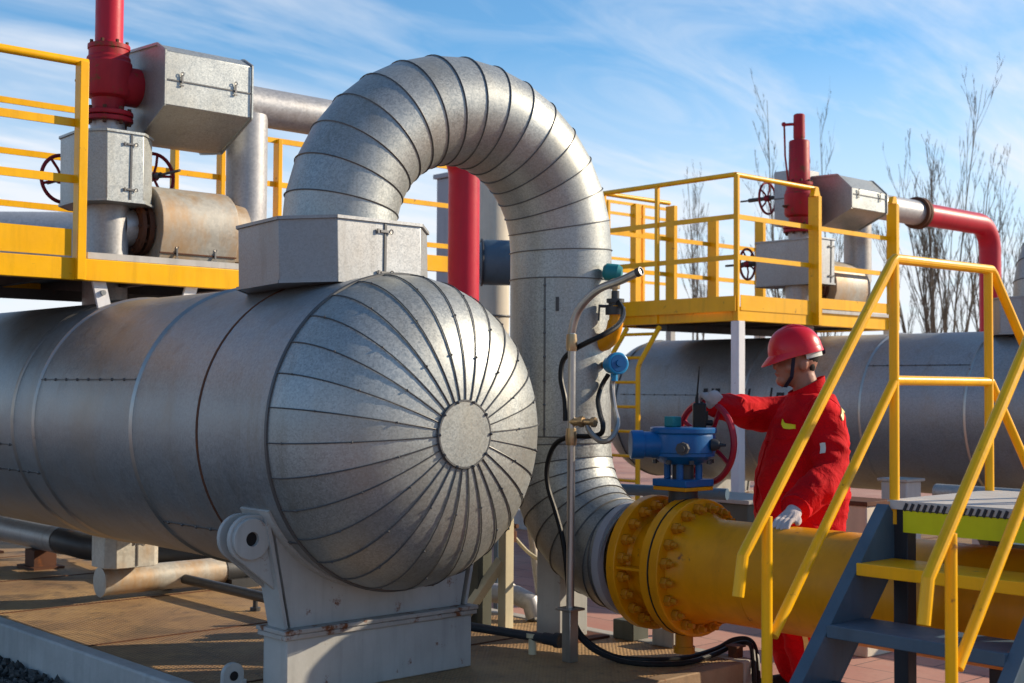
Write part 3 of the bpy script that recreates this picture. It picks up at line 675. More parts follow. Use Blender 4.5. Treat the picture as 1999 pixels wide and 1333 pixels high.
mb = MB(); mb.lathe((-.06, YP - .02, .255), (0, 0, 1), [(0, .05), (.03, .05), (.03, .042), (.12, .042)], 20); ob('drain_nozzle', mb, M_yelbolt, vv)
mb = MB(); mb.torus((-.0255, YP, ZP), (1, 0, 0), .3165, .0035, 64, 5); ob('gasket', mb, M_rubber, vv)
NBt = 20
def bolts(parent, x0, x1, sgn):
    first = None
    for k in range(NBt):
        a = 2 * pi * (k + .5) / NBt; y, z = YP + .277 * cos(a), ZP + .277 * sin(a)
        if first is None:
            mb = MB(); mb.lathe((x0, y, z), (sgn, 0, 0), [(0, .026), (.003, .0255), (.026, .0255), (.03, .021), (.03, .014), (.055, .0135), (.058, .01)], 6); first = ob('bolt', mb, M_yelbolt, parent, ang=20); f0 = (y, z)
        else: inst(first, (0, y - f0[0], z - f0[1]))
bolts(yp, .031, 0, 1); bolts(vv, -.232, 0, 1)
yp.location.x += .075; vv.location.x += .075
gbx = thing('valve_gearbox', 'blue gear operator standing on the yellow valve', 'gearbox', (-.04, YP, .97))
cx = -.04
mb = MB(); mb.lathe((cx, YP, .95), (0, 0, 1), [(0, .07), (.06, .07)], 24); ob('stem_neck', mb, M_darksteel, gbx)
mb = MB(); mb.box((cx, YP, 1.018), (.2, .2, .018)); ob('lower_gasket', mb, M_yelpipe, gbx, .003)
mb = MB(); mb.box((cx, YP, 1.045), (.205, .205, .034)); ob('mount_flange', mb, M_blue, gbx, .004)
mb = MB(); mb.lathe((cx, YP, 1.06), (0, 0, 1), [(0, .05), (.08, .05)], 24); ob('yoke_core', mb, M_darksteel, gbx)
for a in range(4): mb = MB(); mb.lathe((cx + .075 * cos(a * pi / 2 + .5), YP + .075 * sin(a * pi / 2 + .5), 1.06), (0, 0, 1), [(0, .017), (.08, .017)], 10); ob('yoke_rod', mb, M_blue, gbx)
mb = MB(); mb.lathe((cx, YP, 1.13), (0, 0, 1), [(0, .08), (.01, .112), (.035, .14), (.04, .147), (.055, .147), (.058, .152), (.13, .152), (.142, .149), (.15, .157), (.168, .157), (.174, .152), (.176, 0)], 48); ob('housing', mb, M_blue, gbx)
for a in range(8): mb = MB(); mb.lathe((cx + .138 * cos(a * pi / 4 + .2), YP + .138 * sin(a * pi / 4 + .2), 1.135), (0, 0, 1), [(0, .012), (.018, .012)], 6); ob('housing_bolt', mb, M_darksteel, gbx)
mb = MB(); mb.box((cx - .03, YP - .04, 1.33), (.06, .06, .05)); ob('indicator_cap', mb, M_teal, gbx, .006)
ax = Vector((.14, .99, 0)).normalized(); wc = Vector((-.005, 1.46, 1.230)); s0 = Vector((-.145, 1.10, 1.222))
mb = MB(); q = Vector((-.135, 1.135, 1.222)); od = Vector((-.62, -.78, 0)).normalized(); mb.lathe(q + Vector((.06, .07, 0)), od, [(0, .062), (.1, .062), (.102, .068), (.155, .068), (.16, .062)], 28); ob('shaft_cap', mb, M_blue, gbx)
mb = MB(); mb.lathe((cx + .1, YP - .115, 1.21), (.5, -.86, 0), [(0, .03), (.045, .03), (.045, .016), (.06, .016)], 8); ob('grease_plug', mb, M_darksteel, gbx)
mb = MB(); mb.lathe((cx + .15, YP + .03, 1.225), (.9, .43, 0), [(0, .03), (.02, .026), (.035, .018), (.04, .008), (.065, .006)], 12); ob('limit_stop', mb, M_slatedark, gbx)
gbx.location.x += .03
hw = thing('valve_handwheel', 'glossy red handwheel on the blue gearbox held by the worker', 'handwheel', wc)
mb = MB(); wheel(mb, wc, ax, .193, .0155, 4, .03, .06, a0=.55); ob('rim_and_spokes', mb, M_wheel, hw)
mb = MB(); mb.tube([wc - ax * .28, wc + ax * .03], .016, 10); ob('shaft', mb, M_darksteel, hw)

# ------------------------------------------------------------------ instruments and conduits
def smooth(pts, n=6):
    P = [Vector(p) for p in pts]; out = []
    for i in range(len(P) - 1):
        a = P[max(i - 1, 0)]; b = P[i]; c = P[i + 1]; d = P[min(i + 2, len(P) - 1)]
        for k in range(n):
            t = k / n; out.append(.5 * ((2 * b) + (c - a) * t + (2 * a - 5 * b + 4 * c - d) * t * t + (3 * b - a - 3 * c + d) * t ** 3))
    return out + [P[-1]]
sp = thing('conduit_standpipe', 'slim steel conduit standpipe with a bent top in front of the gooseneck', 'conduit', (-.377, .92, DK))
mb = MB(); mb.tube(smooth([(-.378, .92, .44), (-.376, .92, 1.0), (-.374, .92, 1.66), (-.372, .92, 1.76), (-.335, .93, 1.86), (-.235, .95, 1.945), (-.10, .97, 1.985), (.005, .98, 2.02)], 8), .019, 14); ob('conduit', mb, M_steel, sp)
mb = MB(); mb.lathe((-.012, .978, 2.014), (.97, .1, .28), [(0, .0215), (.024, .0215), (.0245, .015), (.012, .014), (.012, 0)], 16); ob('end_bush', mb, M_darksteel, sp)
for z in (1.255, 1.70):
    mb = MB(); mb.lathe((-.376, .92, z - .04), (0, 0, 1), [(0, .024), (.02, .027), (.05, .027), (.08, .024)], 16); ob('coupling', mb, M_brass, sp)
mb = MB(); mb.bar((-.378, .92, DK), (-.378, .92, .44), .055, .055, (1, 0, 0)); mb.box((-.378, .92, .446), (.1, .1, .012)); ob('base_post', mb, M_steel, sp, .003)
mb = MB(); mb.tube([(-.376, .92, 1.325), (-.33, .93, 1.327)], .02, 12); mb.tube([(-.345, .93, 1.327), (-.255, .96, 1.325)], .016, 12); mb.lathe((-.33, .93, 1.327), (1, .3, 0), [(0, .026), (.02, .026)], 8); mb.lathe((-.27, .95, 1.326), (1, .3, 0), [(0, .024), (.02, .024)], 8); ob('side_outlet', mb, M_brass, sp)
g = thing('pressure_gauge', 'teal capped gauge and valve on a yellow elbow beside the gooseneck', 'gauge', (-.5, 1.35, 1.72))
mb = MB(); mb.tube(smooth([(-.68, 1.32, 1.70), (-.62, 1.34, 1.71), (-.56, 1.35, 1.725), (-.515, 1.35, 1.765), (-.495, 1.35, 1.83), (-.495, 1.35, 1.90)], 6), [.046] * 6 + [.045] * 6 + [.044] * 6 + [.04] * 6 + [.034] * 7, 20); ob('yellow_elbow', mb, M_yelpipe, g)
mb = MB(); mb.lathe((-0.498, 1.35, 1.855), (0, 0, 1), [(0, .05), (.04, .05), (.04, .035), (.06, .035), (.06, .045), (.08, .045), (.08, .02), (.12, .02)], 16); mb.tube([(-0.498, 1.35, 1.895), (-0.566, 1.30, 1.900)], .008, 8); mb.tube([(-0.561, 1.30, 1.905), (-0.566, 1.30, 1.825)], .005, 6); ob('needle_valve', mb, M_darksteel, g)
mb = MB(); mb.lathe((-0.502, 1.35, 1.965), (0, 0, 1), [(0, .014), (.02, .014), (.02, .026), (.05, .028), (.07, .022), (.1, .016)], 14); ob('gauge_neck', mb, M_brass, g)
mb = MB(); mb.lathe((-0.521, 1.35, 2.070), (-.7, -.5, .1), [(-.05, .03), (-.03, .044), (.03, .044), (.045, .03), (.05, .0)], 24); ob('gauge_head', mb, M_teal, g)
tx = thing('transmitter', 'round bright blue pressure transmitter on a short stub off the gooseneck', 'transmitter', (-.25, 1.06, 1.55))
mb = MB(); mb.tube([(-.66, 1.36, 1.605), (-.51, 1.345, 1.605)], .011, 10); mb.lathe((-.585, 1.353, 1.605), (1, -.08, 0), [(0, .02), (.03, .02), (.03, .015), (.07, .015)], 8); ob('impulse_stub', mb, M_brass, tx)
mb = MB(); dtx = Vector((.93, -.36, .06)).normalized(); q = Vector((-.50, 1.345, 1.607)); mb.lathe(q - dtx * .05, dtx, [(0, .03), (.01, .045), (.07, .045), (.07, .056), (.1, .056), (.104, .05)], 28); mb.tube([q + Vector((.0, 0, -.04)), q + Vector((0, 0, -.085))], .018, 10); ob('housing', mb, M_cyan, tx)
mb = MB(); mb.lathe(q + dtx * .053, dtx, [(0, .044), (.004, .042), (.004, .018), (.012, .016), (.012, .0)], 28); ob('cover', mb, M_blue, tx)
def wire(name, label, pts, r, mat, cat, group=None, n=8):
    mb = MB(); mb.tube(smooth(pts, 7), r, n); return tag(ob(name, mb, mat), label, cat, group)
wire('flexible_conduit', 'grey flexible conduit looping from the blue transmitter to the standpipe', [(-.50, 1.34, 1.54), (-.50, 1.33, 1.48), (-.38, 1.22, 1.39), (-.20, 1.05, 1.32), (-.17, .98, 1.255), (-.215, .96, 1.238), (-.275, .95, 1.275), (-.30, .95, 1.318), (-.26, .955, 1.325)], .0135, M_hose, 'hose')
wire('signal_cable', 'black cable running from the transmitter down the front of the gooseneck to the deck', [(-.53, 1.335, 1.555), (-.56, 1.32, 1.50), (-.52, 1.25, 1.43), (-.38, 1.12, 1.36), (-.245, 1.0, 1.313), (-.25, .99, 1.272), (-.32, .985, 1.258), (-.454, .98, 1.25), (-.553, .98, 1.205), (-.602, .98, 1.103), (-.594, .98, 1.0), (-.54, .98, .883), (-.486, .98, .74), (-.449, .98, .524), (-.421, .98, .40), (-.36, 1.0, .30), (-.25, 1.08, .225), (-.1, 1.18, .216), (-.03, 1.36, .216), (-.01, 1.55, .235), (.02, 1.64, .27), (.08, 1.68, .275), (.14, 1.66, .23), (.2, 1.6, .1), (.22, 1.56, .01)], .0125, M_rubber, 'cable', 'black cables on the conduit')
wire('signal_cable', 'black cable hanging from the teal gauge and curling round the standpipe', [(-.47, 1.34, 1.92), (-.36, 1.26, 1.86), (-.26, 1.12, 1.79), (-.25, 1.0, 1.735), (-.32, .965, 1.70), (-.405, .955, 1.663), (-.455, .94, 1.614), (-.458, .93, 1.53), (-.42, .92, 1.43), (-.405, .91, 1.33)], .013, M_rubber, 'cable', 'black cables on the conduit')
wire('signal_cable', 'second black cable lying on the deck below the yellow flange', [(-.40, .955, 1.25), (-.405, .955, .8), (-.408, .955, .42), (-.34, .99, .28), (-.2, 1.06, .216), (-.04, 1.12, .214), (.04, 1.28, .214), (.03, 1.5, .225), (.05, 1.62, .255), (.11, 1.65, .262), (.17, 1.6, .2), (.23, 1.53, .08), (.24, 1.5, .01)], .0125, M_rubber, 'cable', 'black cables on the conduit')

# ------------------------------------------------------------------ step-over stairs
XS, XE = 1.36, 2.03; YF, YK = .90, 1.63; ZS = 1.075
st = thing('stepover_stairs', 'yellow railed slate blue step-over stairs crossing the pipeline at right', 'stairs', ((XS + XE) / 2, 1.26, 0))
for x in (XS, XE):
    s = .0
    mb = MB(); mb.tube([(x, -.037, .808), (x, -.012, .939), (x, .02, .975), (x, YF - .01, 1.965), (x, YF + .01, 1.979), (x, YK + .01, 1.985), (x, YK + .03, 1.97), (x, 2.62, .9)], .0195, 14); ob('handrail', mb, M_yel, st, ang=20)
    mb = MB(); mb.tube([(x, .15, .658), (x, YF, 1.518)], .0185, 12); mb.tube([(x, YF, 1.521), (x, YK, 1.521)], .0185, 12); mb.tube([(x, YK, 1.521), (x, 2.38, .66)], .0185, 12); ob('mid_rail', mb, M_yel, st)
    for y, z0, z1 in ((.117, 0.0, 1.06), (YF, ZS - .09, 1.97), (YK - .015, ZS - .09, 1.97), (2.4, 0, 1.13)):
        mb = MB(); mb.tube([(x, y, z0), (x, y, z1)], .0185, 14); ob('baluster_post', mb, M_yel, st)
    # stringers as channels
    o = -.02 if x == XS else .02
    for a, b in (((.852, 1.06), (-.165, -.02)), ((1.68, 1.06), (2.70, -.02))):
        p, q = Vector((x, a[0], a[1])), Vector((x, b[0], b[1])); d = (q - p).normalized(); nn = Vector((0, -d.z, d.y)); 
        if nn.z < 0: nn = -nn
        mb = MB(); w = .19
        c0, c1 = p - nn * w / 2, q - nn * w / 2
        mb.bar(c0, c1, .008, w - .018, nn); mb.bar(c0 + nn * (w / 2 - .005) + Vector((o * 1.0, 0, 0)), c1 + nn * (w / 2 - .005) + Vector((o, 0, 0)), .05, .009, nn); mb.bar(c0 - nn * (w / 2 - .005) + Vector((o, 0, 0)), c1 - nn * (w / 2 - .005) + Vector((o, 0, 0)), .05, .009, nn)
        ob('stringer', mb, M_slate, st)
    for y in (YF + .0, YK - .02):
        mb = MB(); mb.bar((x + (.03 if x == XS else -.03), y + .02, 0), (x + (.03 if x == XS else -.03), y + .02, ZS - .03), .06, .06, (1, 0, 0)); ob('leg', mb, M_slatedark, st, .003)
for i, (y, z, m_) in enumerate(((.66, .86, M_yel), (.475, .66, M_slate), (.29, .46, M_slate), (.10, .26, M_slate))):
    mb = MB(); mb.box(((XS + XE) / 2, y + .1, z - .012), (XE - XS - .01, .24, .024)); mb.box(((XS + XE) / 2, y - .02, z - .02), (XE - XS - .012, .012, .045)); ob('tread', mb, m_, st, .003)
    mb = MB(); mb.box(((XS + XE) / 2, 2.53 - y - .1, z - .012), (XE - XS - .01, .24, .024)); ob('tread', mb, M_slate, st, .003)
mb = MB(); mb.box(((XS + XE) / 2, (YF + YK) / 2, ZS - .003), (XE - XS + .03, YK - YF + .05, .006)); ob('top_plate', mb, M_plate, st)
for y in (YF - .028, YK + .03):
    mb = MB(); mb.box(((XS + XE) / 2 + .03, y, ZS - .075), (XE - XS - .05, .008, .08)); ob('toe_plate', mb, M_lime, st)
    mb = MB(); k = XS + .06
    while k < XE - .02: mb.bar((k, y - .006, ZS - .035), (k + .012, y - .006, ZS - .008), .010, .006, (0, 1, 0)); k += .026
    ob('grating_teeth', mb, M_slatedark, st)
    mb = MB(); mb.box(((XS + XE) / 2, y, ZS - .018), (XE - XS, .006, .028)); ob('grating_rim', mb, M_plate, st)
for x in (XS, XE):
    mb = MB(); mb.box((x, (YF + YK) / 2, ZS - .06), (.03, YK - YF - .06, .09)); ob('side_beam', mb, M_slate, st, .002)

# ------------------------------------------------------------------ skids, pipes, low things
def skid(label, y0, x1, dx=0):
    t = thing('equipment_skid', label, 'skid', (-3, y0 + .4, 0), 'steel decked equipment skids')
    ya, yb = y0 - .725, y0 + 1.62; xa = -7.2
    mb = MB(); mb.box(((xa + x1) / 2, (ya + yb) / 2, DK - .006), (x1 - xa - .16, yb - ya - .16, .012)); ob('deck_plate', mb, M_deck, t)
    k = x1 - 1.15
    while k > xa + .3: mb = MB(); mb.box((k, (ya + yb) / 2, DK + .001), (.014, yb - ya - .2, .006)); k -= 1.2; ob('deck_joint', mb, M_rust, t)
    mb = MB(); mb.bar((xa, ya + .045, DK / 2 + .003), (x1, ya + .045, DK / 2 + .003), .09, DK + .006); ob('edge_beam', mb, M_concw, t, .012)
    mb = MB(); mb.bar((xa, yb - .045, DK / 2 + .003), (x1, yb - .045, DK / 2 + .003), .09, DK + .006); ob('edge_beam', mb, M_conc, t, .012)
    mb = MB(); mb.bar((x1 - .045, ya + .095, DK / 2), (x1 - .045, yb - .095, DK / 2), .09, DK); ob('edge_beam', mb, M_dirtconc, t, .006)
    return t
skid('brown chequer plate skid with a pale concrete edge under the foreground vessel', 0, .17)
skid('equipment skid under the back row vessel', 6.66, .34)
def floorpipe(name, label, pts, r, mat, cat='pipe', group=None, n=20):
    mb = MB(); mb.tube(pts, r, n); return mb
t = thing('drain_pipe', 'tan open ended drain pipe lying on the deck under the foreground vessel', 'pipe', (-3.4, .4, .2))
r = .083; zc = DK + .11
mb = MB(); mb.lathe((-3.45, 0.02, zc), (0, 1, 0), [(0, r + .004), (.012, r + .004), (.014, r), (.85, r)], 28, cap=True); ob('barrel', mb, M_tan, t)
mb = MB(); mb.lathe((-3.45, .015, zc), (0, 1, 0), [(0, r - .01), (.004, r + .006)], 28); ob('end_cap', mb, M_tan, t)
mb = MB(); mb.tube([(-3.45, .84, zc), (-3.45, .94, zc), (-3.45, 1.0, zc - .01), (-3.45, 1.03, zc - .08)], r + .006, 20); mb.box((-3.45, .95, DK + .03), (.22, .2, .06)); ob('dark_elbow', mb, M_darksteel, t)
t = thing('drain_valve_jacket', 'small boxed drain valve jacket hanging below the foreground vessel', 'insulation box', (-3.13, 0, .42))
mb = MB(); mb.prism(chbox(-3.33, .12, .135, .17, .05), (0, 0, .415), (1, 0, 0), (0, 1, 0), (0, 0, 1), .25); ob('casing', mb, M_tan, t, .004)
mb = MB(); mb.bar((-3.193, .13, .425), (-3.193, .13, .63), .01, .006, (1, 0, 0)); latch(mb, (-3.19, .15, .56), (0, 1, 0), (1, 0, 0)); ob('toggle_latch', mb, M_latch, t)
t = thing('header_pipe', 'grey header pipe with an elbow running low behind the foreground vessel at left', 'pipe', (-5, .3, .3))
mb = MB(); mb.tube([(-7, .35, .42), (-4.75, .35, .42)], .095, 24); ob('barrel', mb, M_galvdark, t)
mb = MB(); mb.tube([(-4.76, .35, .42), (-4.62, .35, .42), (-4.5, .4, .40), (-4.1, .75, .36), (-3.6, 1.2, .36)], .09, 24); ob('dark_branch', mb, M_darksteel, t)
for x in (-5.1, -6.2):
    mb = MB(); mb.box((x, .35, DK + .06), (.16, .16, .14)); mb.box((x, .35, DK + .008), (.3, .22, .016)); ob('support_block', mb, M_rust, t)
t = thing('small_line', 'thin dark pipe on low feet crossing the deck beneath the foreground vessel', 'pipe', (-2.8, .5, .2), 'thin pipes on the deck')
mb = MB(); mb.tube([(-4.6, .55, .29), (-1.05, .52, .29)], .03, 14); ob('barrel', mb, M_darksteel, t)
for x in (-4.2, -3.6, -2.55, -1.9):
    mb = MB(); mb.lathe((x, .54, DK), (0, 0, 1), [(0, .03), (.02, .03), (.02, .014), (.08, .014)], 10); ob('foot', mb, M_darksteel, t)
t = thing('small_line', 'thin dark pipe on low feet between the saddle and the standpipe', 'pipe', (-.75, .85, .2), 'thin pipes on the deck')
mb = MB(); mb.tube([(-1.3, .80, .285), (-.46, .93, .285)], .022, 14); mb.lathe((-.5, .923, .285), (1, .15, 0), [(-.05, .028), (.02, .028), (.02, .036), (.05, .036)], 14); ob('barrel', mb, M_slatedark, t)
mb = MB(); mb.lathe((-.62, .905, DK), (0, 0, 1), [(0, .02), (.08, .02), (.08, .03), (.1, .03)], 12); ob('foot', mb, M_cream, t)
t = thing('drain_line', 'upper thin pipe with a green hand valve low at left on the deck', 'pipe', (-5.2, .6, .2), 'thin pipes on the deck')
mb = MB(); mb.tube([(-5.5, .75, .3), (-3.9, .55, .3)], .045, 14); ob('barrel', mb, M_tan, t)
mb = MB(); mb.lathe((-5.35, .73, .3), (.99, -.12, 0), [(0, .06), (.08, .06), (.08, .048), (.2, .048), (.2, .06), (.26, .06)], 14); ob('valve_body', mb, M_olive, t)
for x, y in ((-4.95, 1.3), (-4.45, 1.33)):
    t = thing('yellow_bollard', 'short yellow post glimpsed low under the foreground vessel, ' + ('left one' if x < -4.7 else 'right one beside the lug'), 'post', (x, y, DK), 'yellow posts under the vessel')
    mb = MB(); mb.tube([(x, y, DK), (x, y, .48)], .033, 14); ob('shaft', mb, M_yel, t)
    mb = MB(); mb.ell((x, y, .48), (.034, .034, .02), n=14, m=8); ob('cap', mb, M_yel, t)
# braced cream post behind the vessel
t = thing('braced_post', 'cream painted post with a diagonal brace behind the foreground vessel', 'support', (-1.25, 1.27, DK))
mb = MB(); mb.bar((-1.22, 1.27, DK), (-1.22, 1.27, .95), .06, .06, (1, 0, 0)); ob('post', mb, M_cream, t, .003)
mb = MB(); mb.bar((-1.36, 1.2, DK), (-1.36, 1.2, .85), .10, .10, (1, 0, 0)); ob('dark_post', mb, M_olive, t, .003)
mb = MB(); mb.bar((-1.40, 1.08, DK), (-1.23, 1.25, .56), .05, .05, (1, 0, 0)); ob('brace', mb, M_cream, t, .003)
t = thing('leaning_tube', 'brown tube with a small tap standing behind the cream post', 'pipe', (-1.3, 1.6, 0))
mb = MB(); mb.tube([(-1.2, 1.55, .1), (-1.43, 1.62, .85), (-1.45, 1.63, 1.0)], .024, 12); ob('tube', mb, M_tan, t)
mb = MB(); mb.lathe((-1.32, 1.4, .64), (0, 0, 1), [(0, .03), (.06, .03), (.06, .02), (.1, .02)], 10); mb.tube([(-1.36, 1.40, .72), (-1.27, 1.40, .73)], .012, 8); ob('tap', mb, M_rust, t)
wire('white_hose', 'thin pale hose sagging behind the elbow prop', [(-1.31, 1.42, .66), (-1.22, 1.45, .58), (-1.08, 1.48, .53), (-.9, 1.5, .52)], .011, M_cream, 'hose')
t = thing('floor_pipe', 'short galvanised pipe elbow on the deck behind the cream post', 'pipe', (-1.5, 1.7, .2))
mb = MB(); mb.tube([(-1.9, 1.35, .3), (-1.6, 1.45, .33), (-1.38, 1.5, .33), (-1.3, 1.53, .3), (-1.27, 1.54, .22)], .055, 18); ob('elbow', mb, M_pipe, t)
mb = MB(); mb.torus((-1.42, 1.49, .33), (1, .2, 0), .056, .01, 20, 6); ob('band', mb, M_steel, t)
# lug at deck edge
t = thing('deck_lug', 'white rust topped lifting lug on the deck edge at the bottom', 'lug', (-.86, -.6, DK))
mb = MB(); pl = [(.05 * cos(a), .075 + .05 * sin(a)) for a in [pi * k / 12 for k in range(13)]] + [(-.05, 0), (.05, 0)]
mb.prism(pl, (-.87, -.60, DK), (0, 1, 0), (0, 0, 1), (1, 0, 0), .025); ob('plate', mb, M_white, t, .003)
mb = MB(); mb.lathe((-.842, -.60, DK + .07), (1, 0, 0), [(0, .02), (.001, 0)], 16); ob('pin_hole', mb, M_rubber, t)
mb = MB(); mb.box((-.87, -.555, DK + .025), (.06, .03, .05)); ob('gusset', mb, M_white, t, .003)
# small blocks near flange
for i, (x, y, h, lab) in enumerate(((-.58, 1.56, .1, 'dark concrete block behind the yellow flange'), (-.33, 1.58, .09, 'pale concrete block below the yellow flange'))):
    t = thing('concrete_block', lab, 'block', (x, y, DK), None)
    mb = MB(); mb.box((x, y, DK + h / 2), (.14, .12, h)); ob('block', mb, M_olive if i == 0 else M_conc, t, .006)
t = thing('cable_stub', 'short steel stub post at the skid corner carrying the cables', 'post', (.08, 1.62, .2))
mb = MB(); mb.bar((.08, 1.58, DK), (.08, 1.58, .255), .05, .05, (1, 0, 0)); mb.box((.08, 1.58, .258), (.07, .07, .008)); ob('stub', mb, M_rust, t)
# piers behind the worker
t = thing('concrete_pier', 'beige concrete pier with a brown top behind the worker', 'pier', (-.17, 3, 0), 'piers and troughs behind the pipeline')
mb = MB(); mb.box((-.19, 3.05, .42), (.26, .26, .84)); ob('shaft', mb, M_beige, t, .008)
mb = MB(); mb.box((-.19, 3.05, .85), (.28, .28, .025)); ob('cap', mb, M_rust, t, .003)
t = thing('concrete_pier', 'low white pier below the back row vessel right of the worker', 'pier', (-.4, 4.6, 0), 'piers and troughs behind the pipeline')
mb = MB(); mb.box((-1.05, 4.9, .42), (.2, .2, .84)); ob('shaft', mb, M_white, t, .008)
mb = MB(); mb.box((-1.05, 4.9, .85), (.24, .24, .02)); ob('cap', mb, M_conc, t, .003)
t = thing('cable_trough', 'dark grey green trough box behind the white post and yellow flange', 'box', (-2.3, 4.2, 0), None)
mb = MB(); mb.box((-2.25, 4.3, .34), (1.0, .5, .66)); ob('body', mb, M_olive, t, .01)
mb = MB(); mb.box((-2.25, 4.3, .685), (1.06, .56, .03)); ob('lid', mb, M_conc, t, .004)
t = thing('cross_pipe', 'slate grey pipe running low behind the yellow flange', 'pipe', (-1.6, 3, .6))
mb = MB(); mb.tube([(-2.6, 2.2, .86), (-.9, 2.75, .86)], .035, 14); ob('barrel', mb, M_slate, t)
for x, y in ((-2.4, 2.265), (-1.2, 2.655)):
    mb = MB(); mb.bar((x, y, 0), (x, y, .84), .04, .04, (1, 0, 0)); ob('stand', mb, M_slate, t)
t = thing('cross_pipe', 'pale blue pipe on stands behind the stairs', 'pipe', (.6, 4.6, .6))
mb = MB(); mb.tube([(-.6, 4.6, .80), (2.6, 4.6, .80)], .06, 16); ob('barrel', mb, M_galv, t)
for x in (-.3, 1.6):
    mb = MB(); mb.bar((x, 4.6, 0), (x, 4.6, .75), .06, .06, (1, 0, 0)); ob('stand', mb, M_white, t)

# ------------------------------------------------------------------ ground
mb = MB(); S = 260; mb.add([(-S, -S, 0), (S, -S, 0), (S, S, 0), (-S, S, 0)], [(0, 1, 2, 3)]); o = ob('ground', mb, M_paver, flat=True); o['kind'] = 'structure'; o['label'] = 'red paved yard'
mb = MB(); mb.add([(-12, -8, .004), (1.5, -8, .004), (1.5, -.73, .004), (-12, -.73, .004)], [(0, 1, 2, 3)]); o = ob('gravel_bed', mb, M_gravel, flat=True); o['kind'] = 'structure'
mb = MB(); rnd = random.Random(3)
for k in range(5200):
    x = rnd.uniform(-5.2, -.2); y = -.74 - rnd.random() ** 1.4 * 1.5; s = rnd.uniform(.012, .03)
    M = Matrix.Rotation(rnd.uniform(0, 6), 3, 'Z') @ Matrix.Rotation(rnd.uniform(0, 6), 3, 'X')
    q = [M @ Vector((a * s * rnd.uniform(.7, 1.3), b * s * rnd.uniform(.6, 1.2), c * s * rnd.uniform(.5, 1))) + Vector((x, y, .006 + s * rnd.uniform(.2, 1.2))) for a, b, c in ((1, 0, 0), (0, 1, 0), (-1, 0, 0), (0, -1, 0), (0, 0, 1), (0, 0, -1))]
    mb.add(q, [(0, 1, 4), (1, 2, 4), (2, 3, 4), (3, 0, 4), (1, 0, 5), (2, 1, 5), (3, 2, 5), (0, 3, 5)])
o = ob('gravel_stones', mb, M_gravel, flat=True); tag(o, 'loose dark grey gravel along the skid edge', 'gravel', None, 'stuff')

# ------------------------------------------------------------------ bare trees
def tree(name, label, base, height, seed, stems=5, spread=.16, lean=0):
    rn = random.Random(seed); b = Vector(base)
    t = thing(name, label, 'tree', base, 'bare trees behind the vessels')
    tr_, cr = MB(), MB()
    def branch(p, d, L, r, depth, mb):
        n = 6; pts = [p]; rs = [r]
        for i in range(n):
            d = (d + Vector((rn.gauss(0, .035), rn.gauss(0, .035), .10 if depth else .05))).normalized(); p = p + d * L / n; pts.append(p); rs.append(r * (1 - .86 * (i + 1) / n))
        mb.tube(pts, rs, 5 if depth < 2 else 4, cap=False)
        if depth < 3:
            k = (11, 6, 4)[depth]
            for i in range(k):
                f = rn.uniform(.3 if depth == 0 else .15, .97); j = min(int(f * n), n - 1); q = pts[j].lerp(pts[j + 1], f * n - j)
                a = rn.uniform(0, 2 * pi); e = rn.uniform(.28, .5); dd = (d * 1.0 + Vector((cos(a), sin(a), 0)) * e).normalized()
                branch(q, dd, L * rn.uniform(.22, .42) * (1.05 - .5 * f), max(rs[j] * .5, .0035), depth + 1, cr)
    h0 = height * .16; tr_.tube([b, b + Vector((.02, 0, h0 * .5)), b + Vector((0, .02, h0))], [.065, .055, .045], 10); p0 = b + Vector((0, .02, h0))
    for k in range(stems):
        a = 2 * pi * k / stems + rn.uniform(-.4, .4); e = spread * rn.uniform(.4, 1.3) * (0.15 if k == 0 else 1)
        branch(p0 - Vector((0, 0, rn.uniform(0, .3))), Vector((cos(a) * e + lean, sin(a) * e, 1)).normalized(), (height - h0) * rn.uniform(.7, 1.0) * (1.05 if k == 0 else .9), rn.uniform(.020, .030), 0, cr)
    ob('trunk', tr_, M_bark, t); ob('crown', cr, M_bark, t)
tree('bare_tree', 'tall thin bare tree rising behind the red relief valve', (-10.42, 16.27, 0), 6.9, 5, 4, .09)
tree('bare_tree', 'slighter bare tree between the relief valve and the octagonal jacket', (-10.4, 17.77, 0), 6.7, 9, 3, .08)
tree('bare_tree', 'faint bare tree behind the platform railing', (-13.3, 17.4, 0), 6.6, 12, 4, .08)
tree('bare_tree', 'many stemmed bare tree left of the red downpipe', (-7.0, 15.56, 0), 5.9, 21, 8, .34, .0)
tree('bare_tree', 'tallest bare tree just left of the red downpipe', (-6.85, 15.8, 0), 6.3, 22, 7, .26)
tree('bare_tree', 'bare tree right of the red downpipe at the picture edge', (-7.3, 18.2, 0), 5.5, 31, 6, .24)
tree('bare_tree', 'spindly bare tree at the far right edge', (-5.6, 18.6, 0), 5.2, 41, 6, .3)

# ------------------------------------------------------------------ the worker
PB = Vector((.283, 1.82, 0)); pF = Vector((-.673, -.740, 0)).normalized(); pL = Vector((.740, -.673, 0)).normalized()
def H(f, l, z): return PB + pF * f + pL * l + Vector((0, 0, z))
def capsule(mb, pts, rs, n=16):     # tapered limb with rounded ends
    P = [Vector(p) for p in pts]; path, rad = [], []
    d0 = (P[1] - P[0]).normalized(); d1 = (P[-1] - P[-2]).normalized()
    for k in range(4):
        a = pi / 2 * (1 - k / 4); path.append(P[0] - d0 * rs[0] * sin(a)); rad.append(rs[0] * max(cos(a), .05))
    q = smooth(P, 4); m = len(q) - 1
    for i, p in enumerate(q):
        u = i / 4; j = min(int(u), len(rs) - 2); path.append(p); rad.append(rs[j] + (rs[j + 1] - rs[j]) * (u - j))
    for k in range(1, 5):
        a = pi / 2 * k / 4; path.append(P[-1] + d1 * rs[-1] * sin(a)); rad.append(rs[-1] * max(cos(a), .05))
    mb.tube(path, rad, n)
